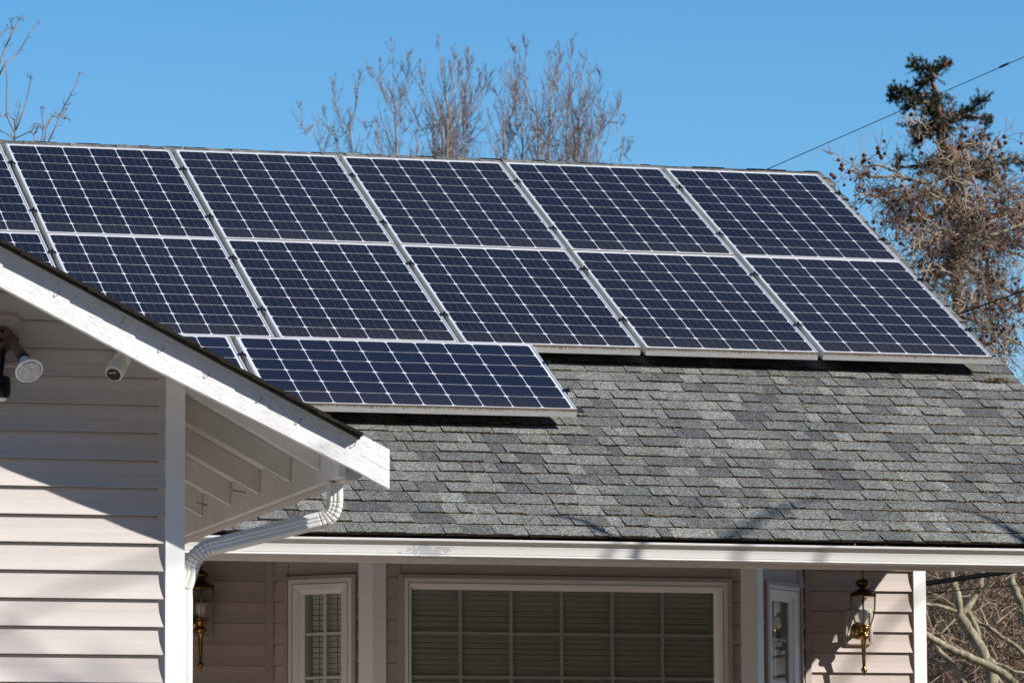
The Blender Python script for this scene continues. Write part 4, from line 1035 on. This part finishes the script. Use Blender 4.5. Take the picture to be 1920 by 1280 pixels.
def cbranch(pts, fat=0.26, cones=0.5, yoff=0.0):
    pts = [p_ + Vector((0, rnd.uniform(-0.3, 0.3) + yoff, 0)) for p_ in pts]
    path = smooth_path(pts, 5); tr.tube(path, [0.035 * (1 - 0.8 * k / (len(path) - 1)) + 0.006 for k in range(len(path))], 5)
    n = len(path)
    for k in range(1, n):
        seg = path[k] - path[k - 1]; m_ = max(1, int(seg.length / 0.075))
        for j in range(m_):
            f = k / n; c = path[k - 1].lerp(path[k], rnd.random()) + rv(0.06)
            rr = fat * 0.66 * (1.15 - 0.62 * f) * rnd.uniform(0.5, 1.3)
            if rnd.random() < 0.15: continue
            sd0 = seg.normalized()
            for _b in range(4):
                bd = (sd0 * rnd.uniform(0.3, 1.0) + rv(0.55) + Vector((0, 0, 0.08))).normalized(); bl = fat * (1.5 - 0.75 * f) * rnd.uniform(0.4, 1.15)
                q0 = path[k - 1].lerp(path[k], rnd.random()); q1 = q0 + bd * bl * 0.6; q2 = q1 + (bd + Vector((0, 0, rnd.uniform(-0.1, 0.45)))).normalized() * bl * 0.4
                tr.tube([q0, q1, q2], [0.006, 0.004, 0.003], 3, cap=False)
                for _n in range(int(10 + bl * 75)):
                    t_ = rnd.random() ** 0.8; b_ = q0.lerp(q1, t_ / 0.6) if t_ < 0.6 else q1.lerp(q2, (t_ - 0.6) / 0.4)
                    dn_ = (bd * 0.7 + rv(0.5)).normalized() * rnd.uniform(0.035, 0.075); w_n = dn_.cross(rv(1.0)).normalized() * rnd.uniform(0.006, 0.012)
                    nd.poly([b_ - w_n * 0.5, b_ + dn_ * 0.5 - w_n, b_ + dn_, b_ + dn_ * 0.5 + w_n])
            if rnd.random() < cones * (0.20 + 0.8 * f):
                q = c + rv(0.5) * rr + Vector((0, 0, rr * 0.15)); cn.lathe([(0.005, -0.045), (0.020, -0.025), (0.022, 0.0), (0.016, 0.025), (0.004, 0.045)], 6, q, (rnd.gauss(0, .4), rnd.gauss(0, .4), 1))
for pts, fat, co in ((((545, 360), (470, 260), (420, 210), (375, 170)), 0.17, 0.9), (((520, 310), (600, 265), (650, 225), (690, 175)), 0.14, 0.9), (((545, 370), (470, 370), (395, 390)), 0.17, 0.3), (((570, 470), (430, 500), (300, 480), (215, 425)), 0.18, 0.5), (((300, 480), (240, 520), (205, 505)), 0.14, 0.7), (((560, 430), (610, 600), (620, 760), (630, 900)), 0.20, 0.3), (((600, 580), (420, 600), (330, 620), (235, 655)), 0.17, 0.3),
                     (((590, 470), (585, 560), (560, 660)), 0.26, 0.45), (((610, 600), (640, 720), (700, 740)), 0.24, 0.3), (((620, 720), (760, 745), (870, 690), (960, 620), (1080, 520)), 0.24, 0.8), (((870, 690), (960, 745), (1045, 770)), 0.15, 0.8), (((620, 850), (530, 830), (450, 850), (270, 810)), 0.23, 0.3), (((620, 860), (500, 900), (400, 945)), 0.22, 0.2), (((620, 800), (630, 880), (650, 1000)), 0.20, 0.3),
                     (((700, 1020), (850, 1010), (960, 965), (1035, 900)), 0.22, 0.5), (((760, 1150), (900, 1150), (1000, 1180), (1200, 1170), (1434, 1130)), 0.27, 0.3), (((1434, 1130), (1600, 1080), (1750, 1060)), 0.22, 0.3), (((700, 1180), (560, 1190), (450, 1170), (290, 1170), (230, 1110)), 0.22, 0.3), (((680, 1050), (720, 1180), (790, 1320)), 0.32, 0.2),
                     (((800, 1250), (950, 1300), (1100, 1290), (1250, 1330)), 0.24, 0.2), (((780, 1300), (600, 1450), (420, 1500), (250, 1480), (120, 1420)), 0.24, 0.3), (((800, 1400), (650, 1620), (430, 1700), (230, 1680)), 0.25, 0.2), (((800, 1500), (1000, 1600), (1250, 1640), (1500, 1600)), 0.28, 0.2), (((820, 1500), (830, 1800), (850, 2200)), 0.34, 0.1), (((830, 1700), (1050, 1850), (1400, 1950)), 0.30, 0.1), (((830, 1750), (600, 1900), (350, 2000)), 0.28, 0.1), (((840, 2100), (1100, 2300), (1400, 2500)), 0.32, 0.1), (((840, 2050), (600, 2250), (420, 2300)), 0.3, 0.1)):
    cbranch(C8(*pts), fat, co)
tr.build('trunk', M['gumdark'], con, True); nd.build('needles', M['needle'], con); cc = cn.build('cones', M['cone'], con); cc['kind'] = 'stuff'

# --- sweetgum: tangled crown full of hanging seed balls
Yg = 10.0
g0 = at(1850, 1250, Yg)
gum = thing('sweetgum_tree', 'tangled brown bare tree with hanging seed balls at the right roof end', 'tree', (g0.x + 0.15, Yg, 0))
tr = MB(); tw = MB(); bl_ = MB()
zl = zp(5.333, 1700, 1040); zg = zp(4.924, 1540, 220); z3 = zp(4.572, 1600, 440)
GL = lambda Y, *a: [at(*zl(x, y), Y) for x, y in a]
GG = lambda Y, *a: [at(*zg(x, y), Y) for x, y in a]
G3 = lambda Y, *a: [at(*z3(x, y), Y) for x, y in a]
def limb(pts, r0, r1, n=8, jig=0.006, mb=None):
    path = smooth_path(pts, 5); path = [p_ + rv(jig * 0.35) for p_ in path]; m_ = len(path)
    (mb or tr).tube(path, [r0 + (r1 - r0) * k / (m_ - 1) for k in range(m_)], n); return path
limbs = []
trunk1 = GL(Yg, (790, 1050), (700, 860), (590, 700), (520, 590))
limb([Vector((g0.x + 0.15, Yg, 0)), Vector((g0.x + 0.05, Yg, 2.0))] + [at(*zl(850, 1260), Yg)] + trunk1, 0.055, 0.040, 10)
limb(GL(Yg, (800, 1080), (740, 900), (680, 700), (610, 560)), 0.03, 0.02)
limb(GL(Yg, (530, 600), (520, 450), (480, 300), (440, 160)) + [at(1781, 900, Yg), at(1790, 620, Yg), at(1797, 500, Yg)], 0.030, 0.022)
limb(GL(Yg, (560, 580), (640, 480), (700, 380), (750, 240)) + [at(1850, 950, Yg + 0.3), at(1862, 700, Yg + 0.4), at(1850, 480, Yg + 0.3)], 0.028, 0.014)
limb(GL(Yg, (520, 570), (440, 540), (330, 510), (190, 490), (60, 470)), 0.020, 0.012)
limb(GL(Yg - 0.2, (1090, 1290), (960, 1180), (760, 1080), (600, 1010), (470, 950), (330, 880), (190, 790), (60, 700)), 0.033, 0.026, 10)
limb(GL(Yg - 0.1, (580, 1290), (500, 1160), (420, 1050), (330, 960), (280, 880)), 0.030, 0.016)
limb(GL(Yg - 0.1, (460, 1110), (380, 1090), (280, 1070), (180, 1040)), 0.016, 0.012)
limb(GL(Yg + 0.5, (1190, 1010), (1080, 900), (950, 820), (850, 740), (700, 660), (560, 560)), 0.022, 0.013)
limb(GL(Yg + 1.0, (1200, 700), (1140, 480), (1080, 330), (1040, 170)) + [at(1890, 900, Yg + 1)], 0.036, 0.030)
limb(GL(Yg + 0.3, (950, 1290), (860, 1180), (760, 1130)), 0.020, 0.016)
limb(GL(Yg + 0.3, (1190, 1180), (1080, 1160), (960, 1100), (850, 1070)), 0.014, 0.010)
limb(GL(Yg + 0.2, (330, 800), (440, 680), (540, 590), (640, 570), (700, 600)), 0.010, 0.008)
for _ in range(26):
    a = (rnd.uniform(180, 1180), rnd.uniform(150, 1250)); b = (a[0] + rnd.uniform(-300, 300), a[1] + rnd.uniform(-220, 220)); c_ = ((a[0] + b[0]) / 2 + rnd.uniform(-60, 60), (a[1] + b[1]) / 2 + rnd.uniform(-60, 60))
    limb(GL(Yg + rnd.uniform(-0.5, 2), a, c_, b), 0.007, 0.003, 5, mb=tw)
crown = []
def lg(pts, r0, r1): crown.append((limb(pts, r0, r1, 7, 0.010), r0))
lg([at(1797, 560, Yg)] + GG(Yg, (1250, 1150), (1240, 950), (1210, 870)), 0.026, 0.018)
lg(GG(Yg, (1240, 950), (1300, 850), (1330, 720), (1290, 620), (1210, 540), (1190, 420)), 0.017, 0.010)
lg(GG(Yg, (1220, 900), (1130, 770), (1020, 720), (960, 640), (960, 560)), 0.016, 0.008)
lg(GG(Yg + .2, (1240, 1000), (1130, 780), (1040, 730)), 0.017, 0.010)
lg(GG(Yg, (960, 600), (820, 575), (680, 540), (540, 550), (430, 530), (330, 510), (240, 480)), 0.014, 0.005)
lg(GG(Yg + .3, (820, 575), (720, 520), (620, 470), (510, 440), (420, 460), (360, 440)), 0.012, 0.005)
lg(GG(Yg, (1200, 420), (1130, 380), (1040, 390), (950, 420)), 0.010, 0.005)
lg(GG(Yg, (1130, 380), (1080, 280), (1030, 180), (960, 90), (890, 20)), 0.010, 0.003)
lg(GG(Yg + .2, (1150, 380), (1230, 335), (1310, 330), (1400, 370), (1480, 420)), 0.010, 0.004)
lg(GG(Yg + .3, (1300, 650), (1360, 560), (1440, 470), (1540, 380), (1590, 250), (1660, 120)), 0.012, 0.003)
lg(GG(Yg + .3, (1500, 420), (1560, 370), (1680, 370), (1870, 330)), 0.009, 0.004)
lg(GG(Yg + .5, (1700, 660), (1640, 600), (1590, 500), (1600, 430)), 0.010, 0.005)
lg(GG(Yg, (1250, 950), (1400, 850), (1550, 820), (1700, 840), (1900, 830)), 0.014, 0.008)
lg(GG(Yg + .4, (1330, 740), (1450, 720), (1560, 735), (1680, 780), (1720, 660), (1900, 600)), 0.008, 0.005)
lg(GG(Yg - .2, (1240, 1100), (1100, 1120), (950, 1160), (820, 1190), (740, 1250)), 0.012, 0.005)
lg(GG(Yg, (960, 900), (800, 940), (680, 940), (560, 990)), 0.012, 0.006)
lg(GG(Yg, (700, 880), (560, 760), (440, 710), (300, 720)), 0.010, 0.006)
lg(GG(Yg - .3, (1270, 1230), (1450, 1130), (1650, 1060), (1880, 980)), 0.018, 0.012)
lg(GG(Yg + .2, (1250, 1180), (1500, 1200), (1700, 1230), (1900, 1300)), 0.014, 0.010)
lg(GG(Yg + .6, (1680, 1000), (1720, 850), (1740, 700)), 0.010, 0.006)
lg(G3(Yg, (890, 300), (780, 270), (650, 300), (560, 350)), 0.010, 0.006)
lg(G3(Yg, (900, 620), (1000, 560), (1120, 530), (1300, 600)), 0.010, 0.006)
lg(G3(Yg + .2, (900, 700), (1100, 750), (1250, 690), (1460, 600)), 0.012, 0.008)
lg(G3(Yg - .2, (880, 760), (1050, 820), (1250, 850), (1460, 950)), 0.010, 0.006)
lg(G3(Yg, (920, 650), (1080, 620), (1200, 800), (1300, 900)), 0.009, 0.005)
lg(G3(Yg + .3, (1100, 900), (1250, 1000), (1400, 1040)), 0.008, 0.005)
def ball(p_, r=0.0185):
    bl_.lathe([(r * 0.3, -r * .95), (r * .82, -r * .55), (r, 0), (r * .82, r * .55), (r * .3, r * .95)], 7, p_, (rnd.gauss(0, .4), rnd.gauss(0, .4), 1))
# big curvy secondary branches, fine tangled twigs and balls
def tangle(path, r0, n2, lmax, ballp):
    for _ in range(n2):
        k = rnd.randrange(1, len(path)); p_ = path[k - 1].lerp(path[k], rnd.random())
        d = (rv(0.7) + Vector((0, 0, 0.1))).normalized(); ln = rnd.uniform(0.25, 1.0) * lmax; bp_ = [p_]; ns = 7
        curl = rv(0.28)
        for j in range(ns):
            d = (d + curl * 0.5 + rv(0.22) + Vector((0, 0, -0.06))).normalized(); bp_.append(bp_[-1] + d * ln / ns)
        rr = rnd.uniform(0.0024, 0.0052)
        tw.tube(bp_, [rr * (1 - 0.6 * j / ns) for j in range(ns + 1)], 4, cap=False)
        for j in range(2, ns + 1):
            for _2 in range(2):
                if rnd.random() < 0.25: continue
                q_ = bp_[j]; e = (d * 0.3 + rv(0.6) + Vector((0, 0, -0.08))).normalized(); l2 = rnd.uniform(0.04, 0.17)
                q2 = q_ + e * l2 * 0.5; e2 = (e + rv(0.5)).normalized(); q3 = q2 + e2 * l2 * 0.5
                tw.tube([q_, q2, q3], [0.0026, 0.0022, 0.0028], 3, cap=False)
                if rnd.random() < ballp:
                    h = q3 + Vector((rnd.uniform(-.01, .01), 0, -rnd.uniform(0.015, 0.06))); tw.tube([q3, h], 0.0016, 3, cap=False); ball(h, rnd.uniform(0.011, 0.0185))
for path, r0 in crown:
    L = sum((a - b).length for a, b in zip(path, path[1:]))
    mid = path[len(path) // 2]
    tangle(path, r0, int(L * 13) + 3, 0.36, 0.17)
core = [(at(*zg(x, y), Yg + rnd.uniform(-0.4, 0.6)), s_, n_) for x, y, s_, n_ in ((1080, 500, .16, 17), (1060, 620, .17, 17), (900, 620, .14, 11), (760, 760, .16, 24), (640, 780, .13, 14), (1000, 850, .18, 30), (1150, 870, .20, 26), (960, 1000, .19, 36), (1150, 1060, .22, 46), (1350, 1000, .22, 34), (1500, 930, .20, 22), (1700, 900, .2, 24), (1780, 740, .15, 14), (1500, 1150, .24, 36), (1700, 1120, .24, 34), (1000, 1200, .2, 26), (450, 720, .13, 12), (620, 950, .12, 12), (800, 900, .15, 22), (1350, 1200, .24, 40), (1850, 1050, .2, 22))]
core += [(at(*z3(x, y), Yg + rnd.uniform(-0.4, 0.6)), s_, n_) for x, y, s_, n_ in ((650, 400, .16, 26), (760, 500, .15, 26), (850, 350, .18, 34), (1000, 250, .2, 26), (1150, 150, .24, 36), (1000, 450, .18, 22), (1150, 560, .2, 26), (1300, 700, .2, 28), (1100, 760, .17, 28), (1250, 880, .17, 26), (1400, 850, .18, 22), (1350, 400, .16, 10), (1000, 700, .14, 20), (1350, 1020, .13, 12), (1420, 560, .2, 18), (1430, 1130, .14, 8))]
for c, s_, n_ in core:
    pth = [c + Vector((-s_, 0, -s_ * .4)) + rv(s_ * .4), c + rv(s_ * .5), c + Vector((s_, 0, s_ * .4)) + rv(s_ * .4), c + rv(s_)]
    tangle(pth, 0.01, int(n_ * 0.60), 0.40, 0.06)
for x, y in ((120, 555), (95, 530), (190, 440), (190, 480), (520, 285), (525, 325), (555, 372), (395, 350), (400, 395), (1340, 100), (1270, 240), (1550, 200), (1690, 180), (1700, 235), (1640, 240), (1480, 320), (1330, 175), (920, 330)):
    ball(at(*zg(x, y), Yg), 0.019)
for pts in (((360, 440), (365, 250), (365, 130)), ((360, 440), (400, 290), (425, 150)), ((510, 430), (545, 250), (568, 100)), ((540, 300), (610, 260), (650, 170)), ((545, 290), (500, 200), (485, 130)), ((190, 430), (200, 350), (195, 280)), ((200, 410), (150, 410), (100, 390)), ((1690, 200), (1700, 100), (1710, 0)), ((1700, 130), (1760, 80), (1790, 10)), ((1250, 290), (1260, 180), (1310, 100)), ((720, 480), (700, 300), (690, 230))):
    tw.tube(smooth_path(GG(Yg, *pts), 4), 0.0026, 4, cap=False)
tr.build('trunk', M['gum'], gum, True); tw.mi = [1 if noise.noise(Vector(tw.v[f_[0]]) * 4.0) > 0.02 else 0 for f_ in tw.f]; tw.build('twigs', [M['gumtwig'], M['gumdark']], gum); bo = bl_.build('seed_balls', M['ball'], gum); bo['kind'] = 'stuff'

# --- brush and shrubs beyond the right wall
br = MB(); ol = MB()
for k in range(15000):
    Y = rnd.uniform(15, 30); px = rnd.uniform(1690, 2040); py = rnd.uniform(980, 1330)
    p_ = at(px, py, Y); d = (rv(0.7) + Vector((0, 0, 0.25))).normalized(); ln = rnd.uniform(0.25, 0.9); cv = rv(0.4)
    q_ = [p_]
    for j in range(4): d = (d + cv * 0.22 + rv(0.10)).normalized(); q_.append(q_[-1] + d * ln / 4)
    br.tube(q_, rnd.choice((0.002, 0.0025, 0.0035, 0.006)), 3, cap=False)
br.mi = [1 if noise.noise(Vector(br.v[f_[0]]) * 1.3) > 0.0 else 0 for f_ in br.f]
tag(br.build('brush', [M['thicket'], M['gumdark']]), 'mass of dry brown brush behind the right house corner', 'brush', kind='stuff')
for k in range(15000):
    Y = 31 + rnd.uniform(0, 3.5); X = rnd.uniform(7.2, 17.5); z = rnd.uniform(0.0, 7.0)
    if z > 5.6 + 0.9 * noise.noise(Vector((X * 0.9, 0, 0))): continue
    p_ = Vector((X, Y, z)); d = rv(1).normalized() * rnd.uniform(0.05, 0.13); s_ = d.cross(rv(1)).normalized() * rnd.uniform(0.03, 0.06)
    ol.poly([p_ - s_, p_ + d, p_ + s_, p_ - d], 0 if rnd.random() < 0.55 else 1)
tag(ol.build('shrubbery', [M['olive'], M['thicket']]), 'dark olive shrubbery filling the background at the lower right', 'shrubs', kind='stuff')
# --- bare street tree in front, right of the view: its branches throw the soft shadows on roof, gutter and siding
SD = Vector((SUN_A, -1, SUN_B))
def roof_hit(px, py):
    d = CF * FPX + CR * (px - 960) - CU * (py - 640); n = Vector((0, -ST, CT)); return CAM + d * ((Vector((0, EY, EZ)) - CAM).dot(n) / d.dot(n))
stt = thing('street_tree', 'bare front garden tree whose branches shade the roof edge', 'tree', (6.0, -9.5, 0))
tr = MB()
def shadow_branch(hits, k, r0, r1):
    pts = [h + SD * k for h in hits]; path = smooth_path(pts, 5); n_ = len(path); tr.tube(path, [r0 + (r1 - r0) * j / (n_ - 1) for j in range(n_)], 7); return pts
K = 4.6
ends = []
ends.append(shadow_branch([roof_hit(1130, 1000), roof_hit(1100, 983), roof_hit(1060, 970), roof_hit(1020, 967)], 2.6, 0.024, 0.009))
ends.append(shadow_branch([roof_hit(1925, 1022), roof_hit(1880, 988), roof_hit(1830, 965), roof_hit(1770, 952)], 2.6, 0.022, 0.008))
ends.append(shadow_branch([roof_hit(1360, 1015), roof_hit(1420, 975), roof_hit(1490, 945), roof_hit(1540, 935)], 4.6, 0.026, 0.012))
ends.append(shadow_branch([at(1560, 1290, 0), at(1610, 1230, 0), at(1660, 1170, 0), at(1730, 1105, 0)], 6.5, 0.018, 0.015))
ends.append(shadow_branch([at(1140, 1040, -2.24), at(1165, 1005, -2.24)], 4.0, 0.016, 0.012))
ends.append(shadow_branch([at(1540, 1052, -2.24), at(1552, 1020, -2.24)], 4.0, 0.016, 0.012))
wl_ = [at(-20, 1175, WY), at(90, 1125, WY), at(200, 1085, WY), at(345, 1040, WY)]
ends.append(shadow_branch(wl_, 6.5, 0.008, 0.015))
ends.append(shadow_branch([at(130, 1240, WY), at(230, 1262, WY), at(345, 1255, WY)], 9.0, 0.011, 0.011))
if False: ends.append(shadow_branch([at(590, 835, FY), at(640, 845, FY), at(700, 880, FY)], 9.0, 0.012, 0.022))
fork = Vector((6.0, -9.5, 4.0))
tr.tube(smooth_path([(6.0, -9.5, 0), (6.05, -9.45, 2.0), tuple(fork)], 4), [0.17, 0.16, 0.155, 0.15, 0.145, 0.14, 0.135, 0.13, 0.125], 10)
for e in ends:
    far = e[0]; md_ = (fork + far) / 2 + Vector((0.5, -0.5, 0.5)) + (Vector((0, 0, -3.0)) if far.y < -12 else Vector((0, 0, 0)))
    pth = smooth_path([fork, md_, far], 6); n_ = len(pth)
    tr.tube(pth, [0.07 - 0.055 * k / (n_ - 1) for k in range(n_)], 7)
tr.build('trunk', M['gum'], stt, True)

# --- added evergreens, raised tall to block low sky off the porch; mirrored in windows
ev = MB()
for k in range(60000):
    X = rnd.uniform(-85, 105); top = 25 + 4 * noise.noise(Vector((X * 0.12, 3, 0))) + 3 * noise.noise(Vector((X * 0.5, 9, 0)))
    p_ = Vector((X, -50 + rnd.uniform(-2.5, 2.5), top * rnd.random() ** 0.9)); d = rv(1).normalized() * rnd.uniform(0.6, 1.5); s_ = d.cross(rv(1)).normalized() * rnd.uniform(0.5, 1.1)
    ev.poly([p_ - s_, p_ + d, p_ + s_, p_ - d])
tag(ev.build('sky_block_trees', M['needle']), 'added row of tall evergreens across the road, blocking low sky, mirrored in the window', 'trees', kind='stuff')
